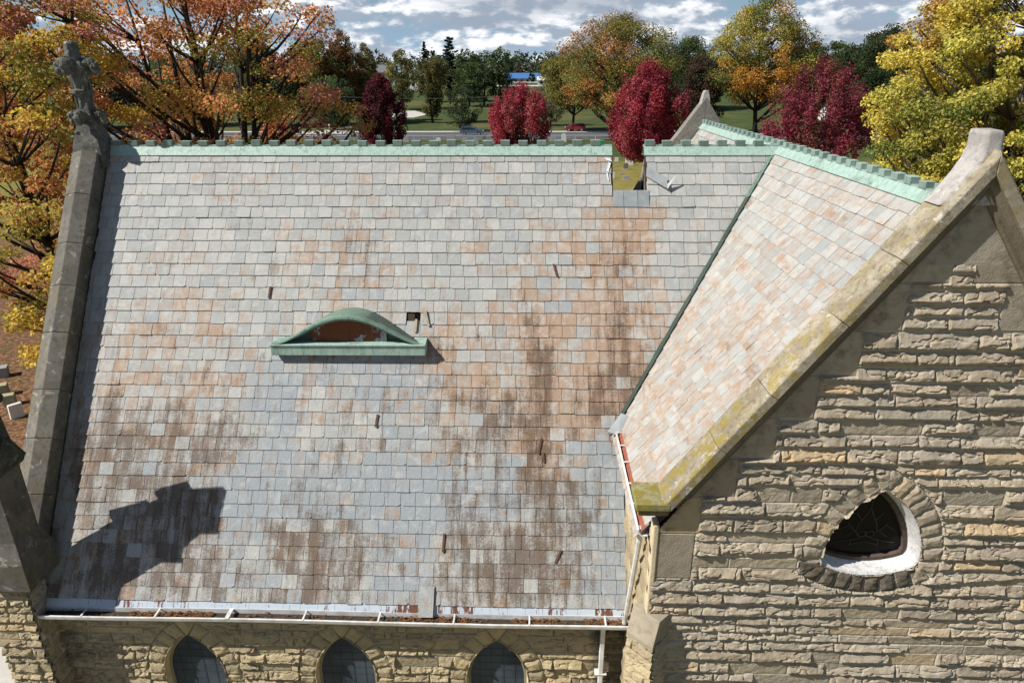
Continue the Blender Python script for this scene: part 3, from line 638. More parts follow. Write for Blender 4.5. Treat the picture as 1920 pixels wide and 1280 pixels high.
# body of the walls behind the relief (openings cut through as real reveals are added below)
mb = MB()
mb.box(XW, 2*XT-XW, YG, YG+.5, 0, 3.12); mb.box(XW, XW+.5, YG+.5, 16, 0, 6.5); mb.box(2*XT-XW-.5, 2*XT-XW, YG+.5, 23.6, 0, 6.5)
mb.box(XW, 2*XT-XW, 23.1, 23.6, 0, 6.6); mb.add([(XW, 23.1, 6.6), (2*XT-XW, 23.1, 6.6), (XT, 23.1, ZR), (XW, 23.6, 6.6), (2*XT-XW, 23.6, 6.6), (XT, 23.6, ZR)], [[0, 1, 2], [3, 5, 4], [0, 2, 5, 3], [1, 4, 5, 2]])
mb.build('wall_core', M['dressed_stone'], twall)
rockwall('west_face', (XW, 0, 0), (0, 1, 0), (0, 0, 1), (-1, 0, 0), YG+.02, 11.3, 0.5, 6.6, 'pale_rock_faced_stone', twall, .03, seed=33, depth=.5, tint=(.5, 1.), darkening=lambda u, v: .6*sstep(u, 9.9, 10.4)*sstep(-v, -3.9, -3.4), course=(.3, .45))  # darker low down towards the nave corner

# window: white splayed reveal, dark wooden frame, leaded glass
win = empty('trefoil_window'); win.parent = church; win.location = -church.location
win.name = 'triangular_window'
def reul_outline(off, n=18, shift=(0, 0)):
    pts = []
    for i, (a0, a1) in ((0, (0, 60)), (1, (120, 180)), (2, (240, 300))):
        ctr = RVt[i]
    seq = [(0, 0, 62), (1, 118, 180), (2, 240, 300)]
    cen = np.mean(RVt, 0); out_ = []
    import itertools
    for i, a0, a1 in ((0, 0, 60), (1, 120, 180), (2, 240, 300)):
        A = RVt[[1, 2, 0][i]]; B = RVt[[2, 0, 1][i]]; C0 = RVt[i]
        ta, tb3 = math.atan2(*(A-C0)[::-1]), math.atan2(*(B-C0)[::-1])
        if tb3 < ta: tb3 += 2*math.pi
        for k in range(n):
            th = ta+(tb3-ta)*k/n; r = np.linalg.norm(A-C0)*(1-k/n)+np.linalg.norm(B-C0)*k/n
            r = max(r, RR-.0)
            p = C0+RR*np.array([math.cos(th), math.sin(th)])
            out_.append(p)
    out_ = np.array(out_); d = out_-cen; L = np.linalg.norm(d, axis=1)[:, None]
    return out_-d/L*off
mb = MB(); rg = [(-.012, YG-.010), (.0, YG-.014), (.05, YG+.10), (.10, YG+.24)]
mb.loft([[(p[0], y, p[1]) for p in reul_outline(o)] for o, y in rg], False, True); mb.build('reveal', M['white_painted_stone'], win, True)
mb = MB(); mb.loft([[(p[0], y, p[1]) for p in reul_outline(o)] for o, y in ((.10, YG+.238), (.10, YG+.20), (.17, YG+.19), (.18, YG+.26))], False, True); mb.build('frame', M['wood_stain'], win)
o_ = reul_outline(.16); cen = np.mean(RVt, 0)
mesh_obj('glass', [(p[0], YG+.25, p[1]) for p in o_], [list(range(len(o_)))], M['stained_glass'], win)
mb = MB(); cx, cz = cen
def came(pts): mb.tube([(cx+a, YG+.243, cz+b) for a, b in pts], .007, 4)
for sg in (1, -1):
    came([(0, .38), (sg*.05, .25), (sg*.14, .08), (sg*.16, -.06), (sg*.08, -.17), (0, -.12)]); came([(sg*.16, -.06), (sg*.28, .06), (sg*.42, -.02)]); came([(sg*.10, .15), (sg*.2, .28)]); came([(sg*.08, -.17), (sg*.25, -.22), (sg*.46, -.26)])
    came([(sg*.07*math.cos(q)+sg*.06, .055*math.sin(q)-.10) for q in np.linspace(0, 6.28, 10)]); came([(sg*.2, -.2), (sg*.22, -.33)]); came([(sg*.3, .1), (sg*.2, -.05), (sg*.32, -.15)])
came([(-.2, -.3), (0, -.24), (.2, -.3)]); came([(0, .38), (0, .52)])
mb.build('lead_tracery', M['lead_came'], win)

# ---- transept coping: stones on the rakes, kneeler, moulding under, saddle stone
def rake_coping(name, y0, y1, parent, mat, seed, front, rise=0.):
    g = random.Random(seed); mb = MB(); nrm = np.array([[-SB, 0, CB], [SB, 0, CB]])
    for sd in (0, 1):
        sg = -1 if sd == 0 else 1; L = 5.62; pos = .0; up = nrm[sd]
        q = lambda s, h, y: np.array([XT+sg*s*CB, y, ZR-s*SB])+up*(h+rise)+np.array([-sg*1., 0, 0])*max(0, .0)
        while pos < L:
            ln = min(g.uniform(.95, 1.35), L-pos)
            if L-pos-ln < .4: ln = L-pos
            j = g.uniform(-.008, .008); c = .82+.3*g.random(); c = (c, c, c*.97) if front else (c*.72, c*.71, c*.68)
            prof_ = [(y0, .10), (y0, .235), (y0+.03, .262), (y1, .275), (y1, -.02-rise), (y0+.20, -.02-rise), (y0+.20, .10)]
            if not front: prof_ = [(y1+y0-a, b) for a, b in prof_]
            st = [pos+.003, pos+.02, pos+ln-.02, pos+ln-.003]
            mb.loft([[q((s if pos > 0 or i > 1 else .002+.02*i-(h+j+rise)*TB), h+j, y) for y, h in prof_] for i, s in enumerate(st)], True, True, c)
            pos += ln
    return mb.build(name, M[mat], parent, bevel=.010)
fcop = empty('transept_coping'); fcop.parent = church; fcop.location = -church.location
rake_coping('coping_stone', YC0, YC1, fcop, 'lichen_coping_stone', 4, True, .13)
KF, KB, KR = at_y(1193, 945, YC0), at_y(1182, 893, YC1+.05), at_y(1250, 946, YC0)
for sg in (-1, 1):   # kneelers: flat returns at the foot of the rakes
    mb = MB(); fx = lambda x: XT+sg*(XT-x); z1, z0, z2 = KF[2], KF[2]-.12, KF[2]+.01; xr = KR[0]+.06
    mb.hexa([(fx(KF[0]), YC0-.006, z0), (fx(xr), YC0-.006, z0), (fx(xr), YC1+.05, z0), (fx(KF[0]), YC1+.05, z0)], [(fx(KF[0]), YC0-.006, z1), (fx(xr), YC0-.006, z1), (fx(xr), YC1+.05, z2), (fx(KF[0]), YC1+.05, z2)], (.86, .90, .62))
    mb.hexa([(fx(KF[0]+.06), YG-.10, z0-.14), (fx(xr), YG-.10, z0-.14), (fx(xr), YC1, z0-.14), (fx(KF[0]+.06), YC1, z0-.14)], [(fx(KF[0]+.04), YG-.14, z0-.002), (fx(xr), YG-.14, z0-.002), (fx(xr), YC1, z0-.002), (fx(KF[0]+.04), YC1, z0-.002)], (.5, .48, .45))
    mb.build('kneeler', M['lichen_coping_stone'], fcop, bevel=.012)
mb = MB()   # roll moulding between coping and wall
for sg in (-1, 1):
    q = lambda s, h, y: np.array([XT+sg*s*CB, y, ZR-s*SB])+np.array([sg*SB, 0, CB])*h
    pr = [(YG+.02, .06), (YG-.05, .065), (YG-.08, .09), (YG-.07, .13), (YG-.12, .15), (YG-.12, .235), (YG+.02, .235)]
    mb.loft([[q(-h*TB+.002, h, y) for y, h in pr]]+[[q(s, h, y) for y, h in pr] for s in np.linspace(.3, 5.35, 12)], True, True, (.55, .53, .50))
mb.build('roll_moulding', M['dressed_stone'], fcop)
def saddle(parent, y0, y1, front, mat, rise=0.):
    """weathered stub astride the apex: a waisted block with a flared foot and a worn, slightly hipped top"""
    mb = MB(); sg = 1 if front else -1; fr, bk = (y0+.10, y1-.02) if front else (y1-.10, y0+.02)
    lv = [(-.34, .52), (-.14, .36), (.04, .25), (.20, .17), (.36, .13), (.50, .135), (.55, .12)] if front else [(-.34, .30), (-.14, .20), (.04, .15), (.20, .13), (.34, .10), (.44, .07), (.48, .05)]
    rings = []
    for i, (dz, hw) in enumerate(lv):
        z = ZR+.33+dz+rise; f = fr+.015*i*sg; k = .05*sg
        rings.append([(XT-hw, f+k, z), (XT-hw*.62, f, z+.01*(i < 6)), (XT+hw*.62, f, z+.01*(i < 6)), (XT+hw, f+k, z-.02*(i > 4)), (XT+hw, bk, z), (XT-hw, bk, z)])
    mb.loft(rings, True, True, (1.05, 1.05, 1.08))
    return mb.build('saddle_stone', M[mat], parent, bevel=.018)
stone('weathered_saddle_stone', (.30, .285, .26), (.40, .385, .36), (.19, .175, .16), 1.5, None, .7)
saddle(fcop, YC0, YC1, True, 'weathered_saddle_stone', .02)
bcop = empty('rear_coping'); bcop.parent = church; bcop.location = -church.location
rake_coping('coping_stone', 23.1, 23.62, bcop, 'weathered_saddle_stone', 9, False, .20)
saddle(bcop, 23.1, 23.62, False, 'weathered_saddle_stone', .20)

# ---- nave south wall with three pointed windows
wins = [at_y(x, 1190, YW)[0] for x in (352, 641, 931)]; wap = 2.84
def lancet(cx_, ap, hw=.64, R=1.28):
    """pointed arch: two arcs meeting at the apex, straight jambs below"""
    hh_ = math.sqrt(R*R-(R-hw)**2); sp_ = ap-hh_
    def f(u, v):
        s1 = np.hypot(u-(cx_+hw-R), v-sp_)-R; s2 = np.hypot(u-(cx_-hw+R), v-sp_)-R
        low = v < sp_; rt = u > cx_
        c1 = np.where(rt, cx_+hw-R, cx_-hw+R); dx, dy = u-c1, v-sp_; r = np.hypot(dx, dy)+1e-6
        s = np.where(low, np.abs(u-cx_)-hw, r-R); s = np.where(~low, np.maximum(s1, s2), s)
        gu = np.where(low, np.sign(u-cx_), dx/r); gv = np.where(low, 0., dy/r)
        th = np.abs(np.arctan2(dy, np.abs(dx))); al = np.where(low, 4+(sp_-v)*.8, th*R); return s, gu, gv, al, np.where(rt, 1, 0)
    return f, sp_, hh_, R, hw
nwall = empty('nave_wall'); nwall.parent = church; nwall.location = -church.location
LS = [lancet(c, wap) for c in wins]
rockwall('south_face', (0, YW, 0), (1, 0, 0), (0, 0, 1), (0, -1, 0), XL, XW, 1.05, 3.72, 'pale_rock_faced_stone', nwall, .0165,
         openings=[dict(sdf=l[0], w=.36, len=.26, fan=1.) for l in LS], smooth=lambda u, v: (np.where(v > 3.28, np.floor((u+20)/.8).astype(int)+60*(v > 3.5), -1), np.minimum(np.minimum(((u+20) % .8), .8-((u+20) % .8)), np.abs(v-3.28)*.5)),
         darkening=lambda u, v: .75*sstep(u, .85, 1.5)+.35*sstep(-u, 8.6, 9.3)+.2*(fbm(u*.8, v*.8, 3, 3) > .62), seed=40, depth=1.05, tint=(.4, 1.))  # darker towards both ends of the wall, plus random patches
mb = MB(); mb.box(XL-.6, XW, YW+.02, YW+.5, 0, 1.06); mb.box(XL-.6, XW, 21.2, 21.7, 0, ZE); mb.box(XL-.6, XL, YW+.5, 21.2, 0, ZE)
mb.add([(XL-.55, YW, ZE), (XL-.55, 21.25, ZE), (XL-.55, YR, ZR), (XL-.05, YW, ZE), (XL-.05, 21.25, ZE), (XL-.05, YR, ZR)], [[0, 2, 1], [3, 4, 5], [0, 3, 5, 2], [1, 2, 5, 4]])
mb.box(XL-.2, XW, YW-.03, YW+.3, 3.70, 3.78)
mb.build('wall_core', M['dressed_stone'], nwall)
for i, (cxw, L_) in enumerate(zip(wins, LS)):
    f, sp_, hh_, R, hw = L_
    def outline(off):
        r = R-off; h2 = hw-off; pts = [(cxw+h2, .6)]; a1 = math.acos((R-hw)/r)
        for k in range(15): th = a1*k/14; pts.append((cxw+hw-R+r*math.cos(th), sp_+r*math.sin(th)))
        for k in range(13, -1, -1): th = a1*k/14; pts.append((cxw-hw+R-r*math.cos(th), sp_+r*math.sin(th)))
        pts.append((cxw-h2, .6)); return pts
    wn = empty('arched_window'); wn.parent = church; wn.location = -church.location
    mb = MB(); mb.loft([[(a, y, b) for a, b in outline(o)] for o, y in ((-.01, YW-.035), (.0, YW-.035), (.045, YW+.14))], False, True); mb.build('reveal', M['pale_stone'], wn)
    mb = MB(); mb.loft([[(a, y, b) for a, b in outline(o)] for o, y in ((.045, YW+.138), (.045, YW+.10), (.085, YW+.10), (.085, YW+.15))], False, True); mb.build('frame', M['dressed_stone'], wn)
    mb = MB(); oo = outline(.09); zt = max(b for a, b in oo)
    for dx in (-.36, -.12, .12, .36):
        tp = max([b for a, b in oo if abs(a-cxw-dx) < .09] or [zt-.2]); mb.tube([(cxw+dx, YW+.128, .6), (cxw+dx, YW+.128, tp)], .0035, 4)
    for zz in np.arange(.75, zt-.15, .19):
        hw_ = max([abs(a-cxw) for a, b in oo if abs(b-zz) < .12] or [.1]); mb.tube([(cxw-hw_, YW+.128, zz), (cxw+hw_, YW+.128, zz)], .003, 4)
    mb.build('glazing_bar', M['lead_came'], wn)
    oo = outline(.08); mesh_obj('glass', [(a, YW+.135, b) for a, b in oo], [list(range(len(oo)))], M['window_glass'], wn)

# ---- eave: drip flashing, white gutter, straps, leaves caught in it, downpipe
gut = empty('eave_gutter'); gut.parent = church; gut.location = -church.location
GX0, GX1 = XL+.12, XW+.06
TEV = T0+35*E0
mb = MB(); nseg = 34
for i in range(nseg):
    x0 = GX0+(GX1-GX0)*i/nseg; x1 = GX0+(GX1-GX0)*(i+1)/nseg-.004
    mb.hexa([roof_pt(x0, TEV-.05, .004), roof_pt(x1, TEV-.05, .004), roof_pt(x1, TEV+.15, .004), roof_pt(x0, TEV+.15, .004)], [roof_pt(x0, TEV-.05, .013), roof_pt(x1, TEV-.05, .013), roof_pt(x1, TEV+.15, .013), roof_pt(x0, TEV+.15, .013)], (rnd.random()*(1 if x0 > -3.5 else .6), 1, 1))
mb.build('drip_flashing', M['rust_edged_flashing'], gut)
yb_, yf_, zt_ = 10.30, 10.05, 3.60
def gz(x): return zt_+.012*math.sin(x*.9)+(.0 if x < -1 else -.01)
mb = MB(); pr = [(yb_, .03), (yb_, -.12), (yf_+.05, -.125), (yf_, -.06), (yf_-.012, .0), (yf_-.012, .012), (yf_+.022, .012), (yf_+.02, -.05), (yf_+.06, -.11), (yb_-.012, -.105), (yb_-.012, .03)]
mb.loft([[(x, y, gz(x)+z) for y, z in pr] for x in np.linspace(GX0, GX1, 30)]); mb.build('gutter_trough', M['white_metal'], gut)
mb = MB()
for x in np.linspace(GX0+.85, GX1-.5, 8): MB().box(x-.016, x+.016, yf_-.01, yb_+.04, gz(x)+.013, gz(x)+.022).build('gutter_strap', M['white_metal'], gut)
xx = at_y(424, 1140, 10.1)[0]; mb.box(xx-.04, xx+.04, yf_-.015, yb_+.1, gz(xx)+.02, gz(xx)+.03)
mb.build('gutter_strap', M['white_metal'], gut)
V = []; Fc = []
for i in range(2600):
    x = GX0+.05+(GX1-GX0-.1)*rnd.random(); 
    if fbm(np.array([x*1.3]), np.array([0.]), 9, 2)[0] < .55 and rnd.random() < .93: continue
    y = rnd.uniform(yf_+.05, yb_-.03); z = gz(x)-.072+.05*rnd.random(); r = rnd.uniform(.015, .04); a_ = rnd.random()*6.28; tl = rnd.uniform(-.6, .6); n0 = len(V)
    for q in range(4): th = a_+q*math.pi/2; V.append((x+r*math.cos(th), y+r*.7*math.sin(th), z+r*tl*math.cos(th-a_)*.7+.008*(q % 2)))
    Fc.append([n0, n0+1, n0+2, n0+3])
mb = MB(); mb.loft([[(x, y, gz(x)+z) for y, z in ((yf_+.03, -.075), (yb_-.014, -.075), (yb_-.014, -.10), (yf_+.05, -.10))] for x in np.linspace(GX0+.03, GX1-.03, 12)]); mb.build('dark_trough_bed', M['dark_timber'], gut)  # dark strip added to darken the trough interior
lo = mesh_obj('gutter_leaves', V, Fc, M['leaf_litter'], gut); lo['kind'] = 'stuff'
mb = MB(); px_ = at_y(1131, 1165, YW-.12)[0]
mb.box(px_-.045, px_+.045, YW-.20, YW-.09, 0.05, 3.49)
for z in (2.15, .8): mb.box(px_-.12, px_+.12, YW-.21, YW-.06, z, z+.04)
mb.build('downpipe', M['white_metal'], gut, bevel=.012)
# transept gutter and its leader
tgut = empty('transept_gutter'); tgut.parent = church; tgut.location = -church.location
xg, zg = XT-6.30*CB, ZR-6.36*SB
mb = MB(); pr = [(xg+.06, .06), (xg+.06, -.10), (xg-.08, -.11), (xg-.15, -.04), (xg-.155, .025), (xg-.125, .03), (xg-.12, -.03), (xg-.07, -.09), (xg+.045, -.085), (xg+.045, .06)]
mb.loft([[(x, y, zg+z+dz) for x, z in pr] for y, dz in ((12.35, 0), (10.6, -.02), (8.95, -.03))]); mb.build('gutter_trough', M['white_metal'], tgut)
mb = MB()
for y in (12.0, 11.5, 10.9, 10.2, 9.6): MB().box(xg-.15, xg+.1, y-.018, y+.018, zg+.03, zg+.042).build('gutter_strap', M['white_metal'], tgut)
mb = MB(); mb.obox(troof_pt(YC1+.03, 6.30, -.02), np.array([0, 12.25-YC1, 0]), TD*.13, TN*.05); mb.build('drip_board', M['red_fascia'], tgut)
mb = MB(); mb.tube([(xg-.10, 9.03, zg-.02), (xg-.09, 9.06, zg-.3), (XW-.10, 9.9, 4.1), (XW-.08, 10.14, 3.62)], .045, 8); mb.build('leader_pipe', M['white_metal'], tgut)
mb = MB(); A = troof_pt(12.28, 6.1, .04); B = troof_pt(12.02, 6.45, .10)
mb.hexa([A+(-.1, .1, .02), A+(.12, -.05, .0), B+(.05, -.05, 0), B+(-.14, .08, 0)], [A+(-.1, .1, .04), A+(.12, -.05, .02), B+(.05, -.05, .02), B+(-.14, .08, .02)])
mb.build('valley_spout', M['lead_flashing'], tgut)

# ---- west parapet with saddle-backed coping, finial
wcop = empty('gable_coping'); wcop.parent = church; wcop.location = -church.location
g = random.Random(3); mb = MB()
for sgn in (1, -1):
    pos = .35; Lc = 9.35
    q = lambda x, t, h: np.array([x, YR-sgn*(t*CA+h*SA), ZR-t*SA+h*CA])
    while pos < Lc:
        ln = min(g.uniform(.95, 1.25), Lc-pos); 
        if Lc-pos-ln < .4: ln = Lc-pos
        j = g.uniform(-.006, .006); c = .85+.28*g.random(); c = (c, c*.99, c*.97)
        pr = [(XL-.02, -.05), (XL-.02, .33), (XL+.015, .35), (XL+.015, .42), (XL-.28, .52), (XL-.57, .40), (XL-.57, .33), (XL-.53, .31), (XL-.53, -.3)]
        mb.loft([[q(x+j, s, h+j) for x, h in pr] for s in (pos+.003, pos+ln-.003)], True, True, c)
        pos += ln
mb.build('coping_stone', M['dark_coping_stone'], wcop, bevel=.012)
fin = MB(); fx, fy, fz = XL-.27, YR-.15, ZR+.35
fin.loft([[(fx+a*s, fy+b*s, fz+z) for a, b in ((-1, -1), (1, -1), (1, 1), (-1, 1))] for z, s in ((-.75, .35), (-.3, .31), (.2, .18), (.55, .13))])
fin.loft([[(fx+.17*math.cos(q)*s-.02*z, fy+.17*math.sin(q)*s, fz+z) for q in np.linspace(0, 2*math.pi, 9)[:-1]] for z, s in ((.5, .9), (.66, .85), (.78, .95), (.80, 1.35), (.88, 1.35), (.90, .95), (1.0, 1.0), (1.22, 1.35), (1.36, 1.5), (1.42, 1.1), (1.55, .95), (1.7, .9), (1.82, .85), (1.87, .55))])
fin.build('finial_shaft', M['carved_stone'], wcop, bevel=.015)
# crockets: curled leaves in two tiers
def crocket(ax, ay, z, s, sd):
    fo = MB()
    g = random.Random(sd)
    for k in range(9): 
        f = k/8; r = .10+.30*f*s; lift = .22*math.sin(f*2.2); 
        fo.ball((fx+ax*r+g.uniform(-.03, .03), fy+ay*r+g.uniform(-.03, .03), z+lift*s-.10*f*f), (.075+.03*g.random())*s*(1.25 if k > 5 else 1), sd*20+k, 8, 6, .25)
    fo.ball((fx+ax*.40*s, fy+ay*.40*s, z+.0), .105*s, sd, 9, 7, .15); fo.ball((fx+ax*.44*s, fy+ay*.44*s, z+.13*s), .06*s, sd+5, 7, 5, .2); fo.build('crocket', M['carved_stone'], wcop)
for k, (ax, ay) in enumerate(((1, 0), (-1, 0), (0, 1), (0, -1))): crocket(ax, ay, fz+.24, .88, k+1); crocket(ax, ay, fz+1.28, 1.0, k+11)
for k in range(4):
    a_ = math.pi/4+k*math.pi/2; fo = MB(); fo.ball((fx+.22*math.cos(a_), fy+.22*math.sin(a_), fz+1.36), .10, 60+k, 8, 6, .25); fo.ball((fx+.25*math.cos(a_), fy+.25*math.sin(a_), fz-.02), .085, 70+k, 8, 6, .25); fo.tube([(fx+.19*math.cos(a_), fy+.19*math.sin(a_), fz-.05), (fx+.15*math.cos(a_), fy+.15*math.sin(a_), fz+.6), (fx+.18*math.cos(a_), fy+.18*math.sin(a_), fz+1.36)], .035, 5); fo.build('carved_leaf', M['carved_stone'], wcop)

# ---- south west buttress with its gabled pinnacle
but = empty('corner_buttress'); but.parent = church; but.location = -church.location
bx0, bx1, by0 = XL-.75, XL+.10, 9.98
mb = MB(); mb.box(bx0, bx1, by0+.02, YW, 0, 4.42)
mb.build('buttress_core', M['dressed_stone'], but)
rockwall('south_face', (0, by0+.02, 0), (1, 0, 0), (0, 0, 1), (0, -1, 0), bx0, bx1, 1.0, 4.35, 'pale_rock_faced_stone', but, .02, seed=51, length=(.5, .9), course=(.17, .25), tint=(.5, 1.))
rockwall('east_face', (bx1, 0, 0), (0, 1, 0), (0, 0, 1), (1, 0, 0), by0+.03, YW+.02, 1.0, 4.35, 'rock_faced_stone', but, .03, seed=52, length=(.4, .6))
pin = empty('pinnacle'); pin.parent = church; pin.location = -church.location
mb = MB()
def sq(cx_, cy_, hx, hy, z): return [(cx_-hx, cy_-hy, z), (cx_+hx, cy_-hy, z), (cx_+hx, cy_+hy, z), (cx_-hx, cy_+hy, z)]
pcx, pcy = XL-.10, 10.30
mb.loft([sq(pcx, pcy-.02, .43, .42, 4.35), sq(pcx, pcy-.02, .43, .42, 4.95), sq(pcx, pcy, .31, .31, 5.35), sq(pcx, pcy, .31, .31, 6.75)], True, True, (.75, .75, .75))
mb.build('pinnacle_shaft', M['dark_coping_stone'], pin, bevel=.01)
mb = MB(); mb.loft([sq(pcx, pcy, .36, .36, 6.72), sq(pcx, pcy, .41, .41, 6.86), sq(pcx, pcy, .30, .30, 7.2), sq(pcx, pcy, .26, .26, 7.9), sq(pcx, pcy, .34, .34, 7.97), sq(pcx, pcy, .36, .36, 8.06), sq(pcx, pcy, .16, .16, 8.7), sq(pcx, pcy, .04, .04, 9.15)], True, True, (.5, .5, .5))
for (dx, dy) in ((1, 0), (-1, 0), (0, 1), (0, -1)):      # gablets
    ox, oy = pcx+dx*.47, pcy+dy*.47; tx, ty = -dy, dx
    for z0, s in ((6.85, .92), (8.05, .78)):
        P = lambda o, t_, z: (pcx+dx*o+tx*t_, pcy+dy*o+ty*t_, z)
        mb.add([P(.46*s, -.44*s, z0), P(.46*s, .44*s, z0), P(.46*s, 0, z0+.58*s), P(.05, -.44*s, z0), P(.05, .44*s, z0), P(.05, 0, z0+.58*s)], [[0, 1, 2], [3, 5, 4], [0, 2, 5, 3], [1, 4, 5, 2], [0, 3, 4, 1]], (.5, .5, .5))
mb.build('pinnacle_cap', M['carved_stone'], pin)

# ---- diagonal buttress at the transept's south west corner
dbt = empty('diagonal_buttress'); dbt.parent = church; dbt.location = -church.location
e1 = np.array([-.7071, -.7071, 0]); e2 = np.array([.7071, -.7071, 0]); cb = np.array([XW, YG, 0.])
hwid, prj, ztop = .25, .13, 4.93
MB().box(XW-.03, XW+.06, YG-.035, YG+.20, 0, 7.05).build('corner_stone', M['pale_stone'], dbt, bevel=.02)
mb = MB(); Z = np.array([0, 0, 1.])
a = [cb-e2*hwid-e1*.3, cb+e2*hwid-e1*.3, cb+e2*hwid+e1*prj, cb-e2*hwid+e1*prj]
mb.hexa([p for p in a], [p+Z*ztop for p in a]); mb.build('buttress_core', M['dressed_stone'], dbt)
rockwall('end_face', cb+e1*(prj+.005), e2, Z, e1, -hwid, hwid, 1.0, ztop-.1, 'pale_rock_faced_stone', dbt, .02, seed=61, length=(.8, 1.2), course=(.17, .23), tint=(.7, 1.), depth=.7)
rockwall('side_face', cb+e2*(hwid+.005), e1, Z, e2, -.25, prj, 1.0, ztop, 'rock_faced_stone', dbt, .02, seed=62, length=(.4, .8), course=(.17, .23), depth=.6)
mb = MB(); f = 1.04
mb.add([cb-e2*hwid*f+e1*(prj+.04)+Z*(ztop-.03), cb+e2*hwid*f+e1*(prj+.04)+Z*(ztop-.03), cb+e2*hwid*f+e1*.035+Z*(ztop+.42), cb-e2*hwid*f+e1*.035+Z*(ztop+.42), cb-e2*hwid*f+e1*(prj+.04)+Z*(ztop-.12), cb+e2*hwid*f+e1*(prj+.04)+Z*(ztop-.12), cb+e2*hwid*f-e1*.26+Z*(ztop-.12), cb-e2*hwid*f-e1*.26+Z*(ztop-.12), cb+e2*hwid*f-e1*.26+Z*(ztop+.42), cb-e2*hwid*f-e1*.26+Z*(ztop+.42)],
       [[0, 1, 2, 3], [4, 7, 6, 5], [0, 4, 5, 1], [1, 5, 6, 8, 2], [3, 2, 8, 9], [0, 3, 9, 7, 4], [6, 7, 9, 8]])
mb.build('sloped_cap', M['dressed_stone'], dbt, bevel=.01)
#GROUND
# ------------------------------------------------------------------ land: flat churchyard, then a road and lawns that rise a little
def terr(y): 
    t = np.clip((np.asarray(y, float)-190)/260, 0, 1); return 8*t*t*(3-2*t)
def gpt(x, y):
    """point of the land seen at a pixel of the photograph"""
    P = ground(x, y)
    for _ in range(30):
        Q = onplane(x, y, (0, 0, 1), float(terr(min(P[1], 900))))
        P = .5*P+.5*Q
    P[2] = float(terr(P[1])); return P
def gy(x, Y):
    d = ray(x, 137); P = CAM+d*(Y/d[1]); P[2] = float(terr(Y)); return P
ys = np.concatenate([np.linspace(-60, 190, 12), np.linspace(200, 470, 40), np.linspace(500, 4500, 10)]); xs_ = np.linspace(-3000, 3000, 25)
V = [(x, y, float(terr(y))) for y in ys for x in xs_]; nx = len(xs_)
Q = [[j*nx+i, j*nx+i+1, (j+1)*nx+i+1, (j+1)*nx+i] for j in range(len(ys)-1) for i in range(nx-1)]
tag(mesh_obj('ground', V, Q, M['grass'], None, True), kind='structure')
def sheet(name, pts, mat, z=.006):
    V = []
    for p in pts: V.append((p[0], p[1], float(terr(p[1]))+z))
    return tag(mesh_obj(name, V, [list(range(len(V)))], M[mat]), kind='structure')
sheet('road', [(-400, 151), (400, 151), (400, 172), (-400, 172)], 'asphalt')
sheet('road_shoulder', [(-400, 172.05), (400, 172.05), (400, 175.5), (-400, 175.5)], 'concrete')
sheet('road_line', [(-400, 161.3), (400, 161.3), (400, 161.9), (-400, 161.9)], 'road_paint', .011)
sheet('driveway', [gpt(540, 252)[:2], gpt(655, 251)[:2], gpt(700, 231)[:2], gpt(672, 231)[:2], gpt(640, 240)[:2]], 'concrete', .014)
sheet('parking_pad', [gpt(735, 221)[:2], gpt(775, 221)[:2], gpt(802, 215)[:2], gpt(778, 208)[:2], gpt(735, 209)[:2]], 'concrete', .05)
sheet('churchyard_path', [(-40, 3), (-9.9, 3), (-9.9, 15.5), (-13.4, 16.5), (-40, 16)], 'concrete')
sheet('lane', [gpt(930, 163)[:2], gpt(1030, 163)[:2], gpt(1030, 160.5)[:2], gpt(930, 160.5)[:2]], 'concrete', .2)

# ------------------------------------------------------------------ trees
def curve(p0, p1, n, bend, g, sag=0.):
    p0, p1 = np.array(p0), np.array(p1); L = np.linalg.norm(p1-p0); pts = []
    o1 = np.array([g.uniform(-1, 1), g.uniform(-1, 1), g.uniform(-.3, .3)])*bend*L
    for i in range(n+1):
        t = i/n; pts.append(p0*(1-t)+p1*t+o1*math.sin(math.pi*t)+np.array([0, 0, sag*L*math.sin(math.pi*t)]))
    return pts
SH = {'round': lambda h: np.sqrt(np.clip(1-(2*h-1)**2, 0, 1))**.8, 'oval': lambda h: np.clip(np.sin(math.pi*np.clip(h, 0, 1)**.8), 0, 1)**.62,
      'vase': lambda h: np.clip(.30+.95*h-.2*h*h, 0, 1)*np.sqrt(np.clip(1-np.clip((h-.62)/.38, 0, 1)**2, 0, 1)), 'cone': lambda h: np.clip(1-h, 0, 1)**.85*.95+.05, 'broad': lambda h: np.clip(1-np.abs(2*h-.9)**2.6, .05, 1)**.6}
